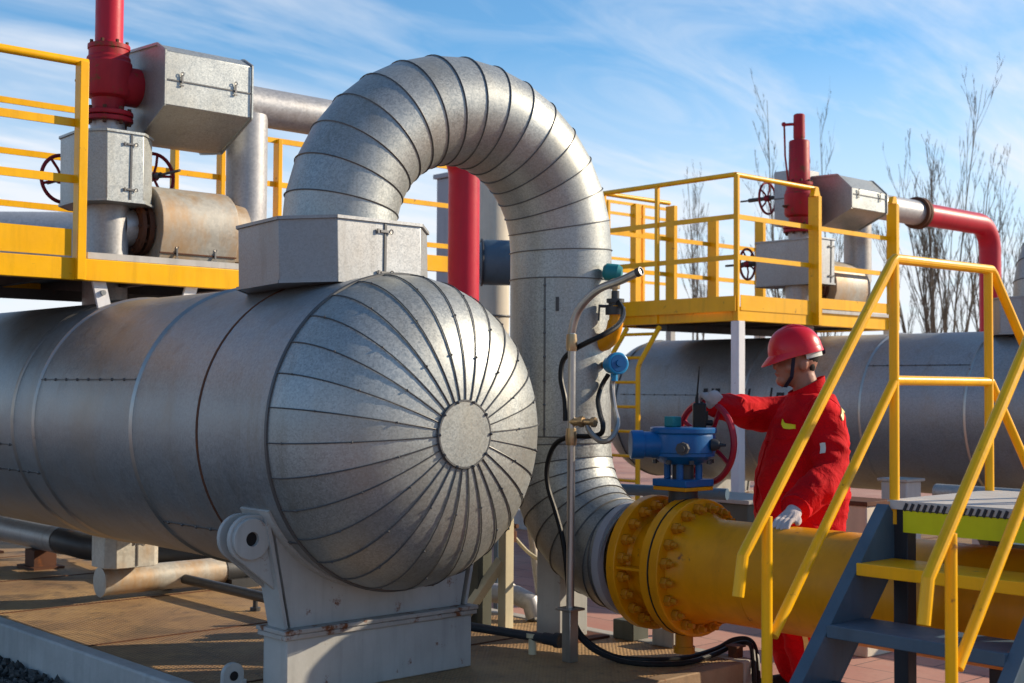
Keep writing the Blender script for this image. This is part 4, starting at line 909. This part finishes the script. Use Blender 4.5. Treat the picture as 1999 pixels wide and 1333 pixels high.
def ering(f, l, z, hf, hl, tf=0, n=28, sq=2.4):   # superellipse ring in the person's frame, tilted forward by tf
    out = []
    for k in range(n):
        g = 2 * pi * k / n; c, s_ = cos(g), sin(g)
        a = abs(c) ** (2 / sq) * (1 if c > 0 else -1) * hf; b = abs(s_) ** (2 / sq) * (1 if s_ > 0 else -1) * hl
        out.append(H(f + a, l + b, z + a * tf))
    return out
def remesh(name, mb, mat, parent, voxel, smooth_it=3, wr=0, wsc=9, cut=None):
    o = ob('tmp_' + name, mb, None, None); base = o.location.copy()
    r = o.modifiers.new('r', 'REMESH'); r.mode = 'VOXEL'; r.voxel_size = voxel; r.use_smooth_shade = True
    if smooth_it: q = o.modifiers.new('s', 'SMOOTH'); q.factor = .5; q.iterations = smooth_it
    bpy.context.view_layer.update(); dg = bpy.context.evaluated_depsgraph_get()
    me = bpy.data.meshes.new_from_object(o.evaluated_get(dg)); vs = [v.co + base for v in me.vertices]; ns = [v.normal.copy() for v in me.vertices]
    fs = [tuple(p.vertices) for p in me.polygons]; bpy.data.objects.remove(o)
    if wr:
        for i, (v, n_) in enumerate(zip(vs, ns)):
            q = Vector((v.x * wsc * .8 + v.z * 2.2, v.y * wsc * .8, v.z * wsc * 1.25)); d_ = noise.noise(q * .5) * .9
            w_ = 1 - abs(noise.noise(q + Vector((d_, d_, 0)))) * 3.0; w2 = 1 - abs(noise.noise(q * 2.1 + Vector((7, d_, 2)))) * 2.6
            vs[i] = v + n_ * wr * (w_ * .8 + w2 * .42)
    m2 = MB(); m2.v = vs; m2.f = fs; return ob(name, m2, mat, parent, ang=180)
man = thing('person', 'worker in red coverall and red hard hat holding a handwheel and a two way radio', 'person', (PB.x, PB.y, 0))
# bare body under the clothes: one continuous surface
mb = MB(); HT = Vector((0, 0, 0))
mb.loft([ering(-.01, 0, .82, .12, .16), ering(-.01, 0, 1.0, .12, .15), ering(-.02, 0, 1.25, .12, .17), ering(-.03, 0, 1.38, .10, .17), ering(-.035, 0, 1.45, .07, .1)])
capsule(mb, [H(-.05, 0, 1.40), H(-.025, 0, 1.50), H(.0, 0, 1.575)], [.066, .062, .062])
mb.ell(H(.012, 0, 1.64), (.098, .078, .11), Matrix((pF, pL, Vector((0, 0, 1)))).transposed())
mb.ell(H(.052, 0, 1.575), (.062, .06, .075), Matrix((pF, pL, Vector((0, 0, 1)))).transposed())
mb.ell(H(.082, 0, 1.527), (.036, .04, .03), Matrix((pF, pL, Vector((0, 0, 1)))).transposed())
capsule(mb, [H(.098, 0, 1.64), H(.118, 0, 1.605), H(.122, 0, 1.592)], [.011, .015, .013], 10)          # nose
mb.ell(H(.105, 0, 1.56), (.016, .026, .011)); mb.ell(H(.094, 0, 1.66), (.016, .05, .012), Matrix((pF, pL, Vector((0, 0, 1)))).transposed())   # lips, brow
for s_ in (-1, 1):
    mb.ell(H(.06, s_ * .045, 1.59), (.034, .03, .03)); mb.ell(H(.0, s_ * .078, 1.605), (.022, .011, .034), Matrix((pF, pL, Vector((0, 0, 1)))).transposed())
for s_, kf in ((1, -.0), (-1, .05)):
    capsule(mb, [H(-.02, s_ * .09, .84), H(kf, s_ * .1, .46), H(-.03 + kf * .4, s_ * .1, .1)], [.085, .06, .045])
capsule(mb, [H(-.03, -.17, 1.38), H(.17, -.17, 1.37), H(.42, .055, 1.405)], [.05, .045, .034]); capsule(mb, [H(-.06, .17, 1.38), H(-.05, .28, 1.12), Vector((.53, 1.455, .965))], [.05, .045, .034])
body = remesh('body', mb, M_skin, man, .007, 2)
# coverall
mb = MB()
mb.loft([ering(-.0, 0, .76, .185, .185), ering(-.0, 0, .85, .205, .20), ering(-.003, 0, .95, .215, .205), ering(-.008, 0, 1.06, .215, .205), ering(-.02, 0, 1.18, .20, .208), ering(-.035, 0, 1.28, .18, .212), ering(-.045, 0, 1.36, .155, .20), ering(-.05, 0, 1.41, .125, .17), ering(-.05, 0, 1.455, .10, .125)])
for s_, kf in ((1, .0), (-1, .07)):
    capsule(mb, [H(-.0, s_ * .1, .80), H(kf + .03, s_ * .105, .48), H(-.02 + kf * .35, s_ * .1, .12)], [.118, .094, .074])
capsule(mb, [H(-.04, -.165, 1.37), H(.15, -.18, 1.365), H(.30, -.06, 1.385), H(.405, .045, 1.402)], [.092, .085, .070, .056])
capsule(mb, [H(-.06, .175, 1.36), H(-.085, .235, 1.20), H(-.07, .29, 1.09), H(.02, .40, 1.03), Vector((.53, 1.455, .965))], [.088, .084, .08, .076, .068])
cov = remesh('coverall', mb, M_cloth, man, .0095, 4, .0105, 6.5)
from mathutils.bvhtree import BVHTree
_me = cov.data; _b = LOC[man.name]; cov_bvh = BVHTree.FromPolygons([v.co + _b for v in _me.vertices], [tuple(p_.vertices) for p_ in _me.polygons])
def drape(name, line, wdir, w_, mat, th=.006, n=14, m_=4):     # a strip of cloth lying on the coverall along a line of points
    P = smooth(line, n); wdir = Vector(wdir).normalized(); rows = []
    for p in P:
        row = []
        for k in range(m_ + 1):
            c_, cn, ix, ds = cov_bvh.find_nearest(p); wt = (wdir - cn * wdir.dot(cn)).normalized(); loc, nr, ix, ds = cov_bvh.find_nearest(c_ + wt * w_ * (k / m_ - .5)); row.append((loc, nr))
        rows.append(row)
    for _ in range(3):
        rows = [[(sum((rows[min(max(i + d, 0), len(rows) - 1)][k][0] for d in (-1, 0, 1)), Vector()) / 3, rows[i][k][1]) for k in range(m_ + 1)] for i in range(len(rows))]
    sm = MB(); vs = [a + b * th for r in rows for a, b in r] + [a - b * .004 for r in rows for a, b in r]; W = m_ + 1; L_ = len(rows) * W; fs = []
    for i in range(len(rows) - 1):
        for k in range(m_):
            a = i * W + k; fs.append((a, a + 1, a + W + 1, a + W)); fs.append((L_ + a, L_ + a + W, L_ + a + W + 1, L_ + a + 1))
        for a, b in ((i * W, (i + 1) * W), (i * W + m_, (i + 1) * W + m_)): fs.append((a, b, L_ + b, L_ + a))
    for base_ in (0, (len(rows) - 1) * W):
        for k in range(m_): fs.append((base_ + k, base_ + k + 1, L_ + base_ + k + 1, L_ + base_ + k))
    sm.add(vs, fs); return ob(name, sm, mat, man, ang=50)
# collar
mb = MB(); mb.loft([ering(-.045, 0, 1.42, .10, .115, -.15), ering(-.03, 0, 1.48, .088, .088, -.45), ering(-.028, 0, 1.51, .086, .084, -.5)], cap=False)
mb.loft([ering(-.028, 0, 1.511, .084, .082, -.5), ering(-.034, 0, 1.46, .078, .08, -.4)], cap=False)
ob('collar', mb, M_cloth, man, ang=60)
# reflective tape, name tag
drape('chest_tape', [H(.155, .13, 1.335), H(.125, .17, 1.322), H(.09, .21, 1.305)], (0, 0, 1), .026, M_refl)
drape('shoulder_tape', [H(-.14, .26, 1.355), H(-.18, .21, 1.40), H(-.22, .13, 1.43)], (0, 0, 1), .028, M_reflw)
drape('pocket_flap', [H(.16, .09, 1.288), H(.115, .18, 1.275), H(.06, .23, 1.262)], (0, 0, 1), .05, M_cloth, .006)
drape('name_tag', [H(-.015, .33, 1.25), H(-.005, .35, 1.205)], pF, .026, M_strapw, .004)
drape('front_placket', [H(.22, .06, 1.28), H(.25, .03, 1.2), H(.27, .01, 1.05), H(.27, .01, .88)], pL, .03, M_cloth, .006)
drape('waist_seam', [H(.2, .14, .99), H(.05, .25, .985), H(-.1, .25, .985), H(-.25, .1, .985)], (0, 0, 1), .03, M_cloth, .005)
drape('shoulder_seam', [H(.06, .24, 1.22), H(.03, .22, 1.34), H(-.03, .18, 1.45), H(-.12, .18, 1.42), H(-.18, .2, 1.3)], (.3, .3, .3), .012, M_cloth, .004)
drape('trouser_stripe', [H(.03, .25, .72), H(.05, .25, .48), H(.03, .25, .34), H(-.0, .25, .14)], pF, .022, M_reflw)
# boots
for s_, kf in ((1, 0), (-1, .02)):
    mb = MB(); capsule(mb, [H(-.06 + kf, s_ * .1, .05), H(.06 + kf, s_ * .105, .05), H(.15 + kf, s_ * .11, .04)], [.05, .05, .038]); capsule(mb, [H(-.03 + kf, s_ * .1, .05), H(-.03 + kf, s_ * .1, .16)], [.05, .055])
    mb.box(H(.045 + kf, s_ * .105, .012), (.27, .09, .022), math.atan2(pF.y, pF.x)); ob('boot', mb, M_boot, man)
# hair at the nape
mb = MB(); mb.ell(H(-.005, 0, 1.655), (.086, .076, .095), Matrix((pF, pL, Vector((0, 0, 1)))).transposed()); mb.ell(H(-.03, 0, 1.605), (.043, .062, .055), Matrix((pF, pL, Vector((0, 0, 1)))).transposed()); ob('hair', mb, M_hair, man)
# helmet, tilted down towards the work
ht = radians(13); hF = (pF * cos(ht) - Vector((0, 0, sin(ht)))); hU = pL.cross(hF) * -1
if hU.z < 0: hU = -hU
HC = H(.024, 0, 1.668)
def HP(f, l, u): return HC + hF * f + pL * l + hU * u
rings = []; NH = 48
for i in range(11):
    t_ = pi / 2 * i / 10 * .98; rings.append([HP(.131 * cos(t_) ** .8 * cos(2 * pi * k / NH), .112 * cos(t_) ** .8 * sin(2 * pi * k / NH), .126 * sin(t_) * (1 + .02 * cos(2 * pi * k / NH * 1))) for k in range(NH)])
hat = MB(); hat.loft(rings, cap=True)
hh = ob('hard_hat', hat, M_hat, man, ang=50)
mb = MB()
def brim(k, w_): 
    a = 2 * pi * k / NH; c = cos(a); out_ = .004 + (.04 * max(0, c) ** 2.5) ; return a, out_
top, bot = [], []
for k in range(NH):
    a, o_ = brim(k, 0); dz = -.012 - .018 * max(0, cos(a)) ** 2 - .004
    top.append((HP(.131 * cos(a), .112 * sin(a), .004), HP((.131 + o_) * cos(a), (.112 + o_ * .7) * sin(a), dz)))
vs = []
for p, q in top: vs += [p, q, q - hU * .006, p - hU * .008]
fs = []
for k in range(NH):
    j = (k + 1) % NH
    for e in range(4): fs.append((k * 4 + e, k * 4 + (e + 1) % 4, j * 4 + (e + 1) % 4, j * 4 + e))
mb.add(vs, fs); ob('brim', mb, M_hat, hh if False else man, ang=50)
mb = MB()
for l_, h_ in ((0, .006), (-.035, .004), (.035, .004)):
    mb.tube([HP(.118 * cos(t_), l_, .126 * sin(t_) * (1 - (l_ / .112) ** 2 * .5) + .001) for t_ in [radians(28 + 12 * i) for i in range(11)]], .007, 8)
ob('crown_ridge', mb, M_hat, man)
mb = MB()
rr_ = [[], []]
for k in range(17):
    a = radians(100 + 160 * k / 16); rr_[0].append(HP(.121 * cos(a) - .004, .098 * sin(a), .002)); rr_[1].append(HP(.117 * cos(a) - .006, .094 * sin(a), -.045))
vs = rr_[0] + rr_[1] + [p * 1 + (p - HC) * -.03 for p in rr_[1]] + [p + (p - HC) * -.03 for p in rr_[0]]
fs = [(e * 17 + k, e * 17 + k + 1, ((e + 1) % 4) * 17 + k + 1, ((e + 1) % 4) * 17 + k) for k in range(16) for e in range(4)]
mb.add(vs, fs); hb = ob('headband', mb, M_strapw, man)
mb = MB(); mb.lathe(HP(-.122, 0, -.024), -hF, [(0, .02), (.016, .018), (.016, 0)], 16); ob('ratchet', mb, M_strap, man)
mb = MB(); 
for s_ in (-1, 1): mb.bar(HP(.03, s_ * .094, -.012), H(.055, s_ * .066, 1.545), .006, .016, pF); mb.bar(H(.055, s_ * .066, 1.545), H(.078, s_ * .03, 1.498), .006, .016, pF)
mb.bar(H(.078, -.03, 1.498), H(.078, .03, 1.498), .016, .006, Vector((0, 0, 1))); ob('chin_strap', mb, M_strap, man)
mb = MB(); mb.tube([H(.02, .082, 1.648), H(.085, .075, 1.643), H(.108, .055, 1.64)], .0035, 6); mb.torus(H(.108, .035, 1.638), pF + pL * .25, .021, .003, 20, 6); mb.torus(H(.108, -.035, 1.638), pF - pL * .25, .021, .003, 20, 6); mb.tube([H(.118, .016, 1.642), H(.118, -.016, 1.642)], .003, 6); ob('spectacles', mb, M_radio, man)
for s_ in (-1, 1):
    mb = MB(); mb.ell(H(.089, s_ * .033, 1.636), (.012, .012, .012), n=10, m=8); ob('eye', mb, M_strapw, man)
# gloved hands with separate fingers
def hand(name, wrist, palm_c, across, knu, fing, thumb, rr, mat):
    mb = MB(); capsule(mb, [wrist, wrist.lerp(palm_c, .5), palm_c], [.033, .036, .034]);
    for i in range(4): capsule(mb, [palm_c.lerp(wrist, .35) + across * (i - 1.5) * .016, knu + across * (i - 1.5) * .021], [.019, .0145], 10)
    for i in range(4):
        pts = [knu + across * (i - 1.5) * .0225 + q * (1, 1.08, 1.02, .86)[i] for q in fing]; capsule(mb, pts, [.0115, .0108, .010, .009][:len(pts)], 10)
    capsule(mb, thumb, [.016, .013, .0115], 10)
    return remesh(name, mb, mat, man, .0045, 1)
# right hand: over the top of the wheel rim, palm down, fingers curled round the rim
top_w = wc + Vector((0, 0, .193)) + ax.cross(Vector((0, 0, 1))) * -.0
tw = wc + Vector((0, 0, 1)) * .193 * cos(.18) + (Vector((0, 0, 1)).cross(ax)) * .193 * sin(.18) * -1
zz = Vector((0, 0, 1)); acr = (tw - wc).cross(ax).normalized()     # along the rim
wr_ = H(.435, .07, 1.418); pc = tw + zz * .030 + (wr_ - tw).normalized() * .03; kn = tw + zz * .034 - (wr_ - tw).normalized() * .018
dirf = -(Vector((wr_.x, wr_.y, 0)) - Vector((tw.x, tw.y, 0))).normalized()
acr = dirf.cross(zz).normalized()
hand('right_glove', wr_, pc, acr, kn, [Vector((0, 0, 0)), dirf * .026 - zz * .012, dirf * .03 - zz * .04, dirf * .008 - zz * .056], [pc + acr * .03, pc + acr * .045 + dirf * .015 - zz * .02, pc + acr * .03 + dirf * .035 - zz * .045], 1, M_glove)
# left hand resting on top of the pipeline
ptop = Vector((.56, 1.345, .0)); yy = ptop.y - YP; ptop.z = ZP + sqrt(.231 ** 2 - yy * yy)
df = Vector((.25, -.96, 0)).normalized(); ac = df.cross(zz).normalized()
lw_ = ptop + zz * .075 - df * .085; pc = ptop + zz * .040 - df * .02; kn = ptop + zz * .032 + df * .03
hand('left_glove', lw_, pc, ac, kn, [Vector((0, 0, 0)), df * .034 - zz * .004, df * .058 - zz * .017, df * .074 - zz * .034], [pc - ac * .03, pc - ac * .05 + df * .03 - zz * .015, pc - ac * .052 + df * .055 - zz * .024], 1, M_glove)
# cuffs
mb = MB(); mb.lathe(H(.40, .04, 1.402), H(.44, .075, 1.41) - H(.40, .04, 1.402), [(0, .055), (.03, .052), (.032, .042)], 20, cap=False); ob('cuff', mb, M_cloth, man); mb = MB(); mb.lathe(Vector((.533, 1.45, .965)), Vector((.012, -.05, -.022)), [(0, .071), (.035, .069), (.037, .045)], 20, cap=False); ob('cuff', mb, M_cloth, man)
# two way radio
rd = thing('two_way_radio', 'black two way radio with a thin aerial held at the red handwheel', 'radio', tuple(tw))
ro = Vector((.0, 1.375, 1.365)); ro = H(.51, .165, 1.346); Mr = Matrix((pF, pL, zz)).transposed()
mb = MB(); mb.box(ro, (.062, .036, .145), M=Mr); ob('case', mb, M_radio, rd, .007)
mb = MB(); mb.tube([ro + pF * .012 + zz * .06, ro + pF * .012 + zz * .095, ro + pF * .008 + zz * .12], [.009, .008, .004], 10); mb.tube([ro + pF * .012 + zz * .095, ro + pF * .0 + zz * .245], [.0045, .003], 8); ob('aerial', mb, M_rubber, rd)
mb = MB(); mb.lathe(ro - pF * .012 + zz * .063, zz, [(0, .009), (.016, .008)], 10); ob('volume_knob', mb, M_rubber, rd)
mb = MB(); mb.box(ro - pF * .034 + zz * .01, (.012, .02, .05), M=Mr); mb.lathe(ro - pF * .03 - zz * .02, -pF, [(0, .012), (.03, .014), (.035, .008)], 12); ob('belt_clip', mb, M_radio, rd)


# ------------------------------------------------------------------ light, sky, camera
RH = Vector((.673, .740, 0)).normalized(); FH = Vector((-.740, .673, 0)).normalized()
SUN_EL = radians(25); PHI = radians(14)
sd = (RH * cos(PHI) + FH * sin(PHI)); sdir = Vector((sd.x * cos(SUN_EL), sd.y * cos(SUN_EL), sin(SUN_EL)))
L = bpy.data.lights.new('sun', 'SUN'); L.energy = 4.8; L.angle = radians(.53); L.color = (1, .84, .62)
lo = bpy.data.objects.new('sun', L); COL.objects.link(lo); lo.rotation_euler = sdir.to_track_quat('Z', 'Y').to_euler(); lo.location = (0, 0, 20)
w = bpy.data.worlds.new('World'); scn.world = w; w.use_nodes = True; nt = w.node_tree; nt.nodes.clear()
def nn(t): return nt.nodes.new(t)
out = nn('ShaderNodeOutputWorld'); bg = nn('ShaderNodeBackground'); nt.links.new(bg.outputs[0], out.inputs[0]); bg.inputs[1].default_value = .115
sky = nn('ShaderNodeTexSky'); sky.sky_type = 'NISHITA'; sky.sun_disc = False; sky.sun_elevation = SUN_EL; sky.sun_rotation = math.atan2(sd.x, sd.y); sky.altitude = 800; sky.air_density = 1.0; sky.dust_density = .3; sky.ozone_density = 1.6
tc = nn('ShaderNodeTexCoord'); sep = nn('ShaderNodeSeparateXYZ'); nt.links.new(tc.outputs['Generated'], sep.inputs[0])
def mth(op, a, b=0., c=0.):
    m = nn('ShaderNodeMath'); m.operation = op
    for i, x in enumerate((a, b, c)):
        if isinstance(x, (int, float)): m.inputs[i].default_value = x
        else: nt.links.new(x, m.inputs[i])
    return m.outputs[0]
den = mth('ADD', mth('MAXIMUM', sep.outputs[2], 0), .16)
cmb = nn('ShaderNodeCombineXYZ'); nt.links.new(mth('DIVIDE', sep.outputs[0], den), cmb.inputs[0]); nt.links.new(mth('DIVIDE', sep.outputs[1], den), cmb.inputs[1])
def cloud(rot, scale, stretch, detail, lo_, hi_, dist=1.0):
    mp = nn('ShaderNodeMapping'); mp.inputs['Rotation'].default_value = (0, 0, rot); mp.inputs['Scale'].default_value = stretch; nt.links.new(cmb.outputs[0], mp.inputs[0])
    t = nn('ShaderNodeTexNoise'); t.inputs['Scale'].default_value = scale; t.inputs['Detail'].default_value = detail; t.inputs['Roughness'].default_value = .6; t.inputs['Distortion'].default_value = dist; nt.links.new(mp.outputs[0], t.inputs['Vector'])
    r = nn('ShaderNodeValToRGB'); r.color_ramp.elements[0].position = lo_; r.color_ramp.elements[1].position = hi_; nt.links.new(t.outputs['Fac'], r.inputs[0]); return r.outputs[0]
c1 = cloud(.75, .75, (1, .40, 1), 12, .46, .72, 1.8); c2 = cloud(.5, 2.6, (1, .3, 1), 12, .47, .74, 2.2)
hz = nn('ShaderNodeMapRange'); nt.links.new(sep.outputs[2], hz.inputs[0]); hz.inputs[1].default_value = .05; hz.inputs[2].default_value = .25; hz.inputs[3].default_value = .9; hz.inputs[4].default_value = .0
fm = mth('ADD', mth('MULTIPLY', sep.outputs[0], -.740), mth('MULTIPLY', sep.outputs[1], .673)); fr = nn('ShaderNodeMapRange'); nt.links.new(fm, fr.inputs[0]); fr.inputs[1].default_value = -.2; fr.inputs[2].default_value = .75; fr.inputs[3].default_value = .25; fr.inputs[4].default_value = 1.0
cf = mth('MINIMUM', mth('ADD', mth('MULTIPLY', fr.outputs[0], mth('ADD', mth('MULTIPLY', c1, .66), mth('MULTIPLY', c2, .34))), hz.outputs[0]), .93)
tn = nn('ShaderNodeMix'); tn.data_type = 'RGBA'; tn.blend_type = 'MULTIPLY'; tn.inputs[0].default_value = 1; nt.links.new(sky.outputs[0], tn.inputs[6]); tn.inputs[7].default_value = (.66, 1.03, 1.19, 1)
mx = nn('ShaderNodeMix'); mx.data_type = 'RGBA'; nt.links.new(cf, mx.inputs[0]); nt.links.new(tn.outputs[2], mx.inputs[6]); mx.inputs[7].default_value = (6.0, 6.2, 6.6, 1)
nt.links.new(mx.outputs[2], bg.inputs[0])

C = Vector((4.07, -3.5012, 1.4839)); F = Vector((-.7400, .6717, .0351)); yaw, pit, roll = 2.4041, .0351, .0061
F = Vector((cos(pit) * cos(yaw), cos(pit) * sin(yaw), sin(pit))); r0 = F.cross(Vector((0, 0, 1))).normalized(); u0 = r0.cross(F)
rv_ = r0 * cos(roll) + u0 * sin(roll); uv_ = u0 * cos(roll) - r0 * sin(roll)
cam = bpy.data.cameras.new('camera'); co = bpy.data.objects.new('camera', cam); COL.objects.link(co)
co.matrix_world = Matrix(((rv_.x, uv_.x, -F.x, C.x), (rv_.y, uv_.y, -F.y, C.y), (rv_.z, uv_.z, -F.z, C.z), (0, 0, 0, 1)))
cam.sensor_width = 36; cam.lens = 2581.0 / 1999 * 36; cam.clip_end = 1000; cam.clip_start = .05
cam.dof.use_dof = True; cam.dof.focus_distance = 5.9; cam.dof.aperture_fstop = 4.5
scn.camera = co
scn.view_settings.view_transform = 'Standard'; scn.view_settings.look = 'None'; scn.view_settings.exposure = .42; scn.view_settings.gamma = 1
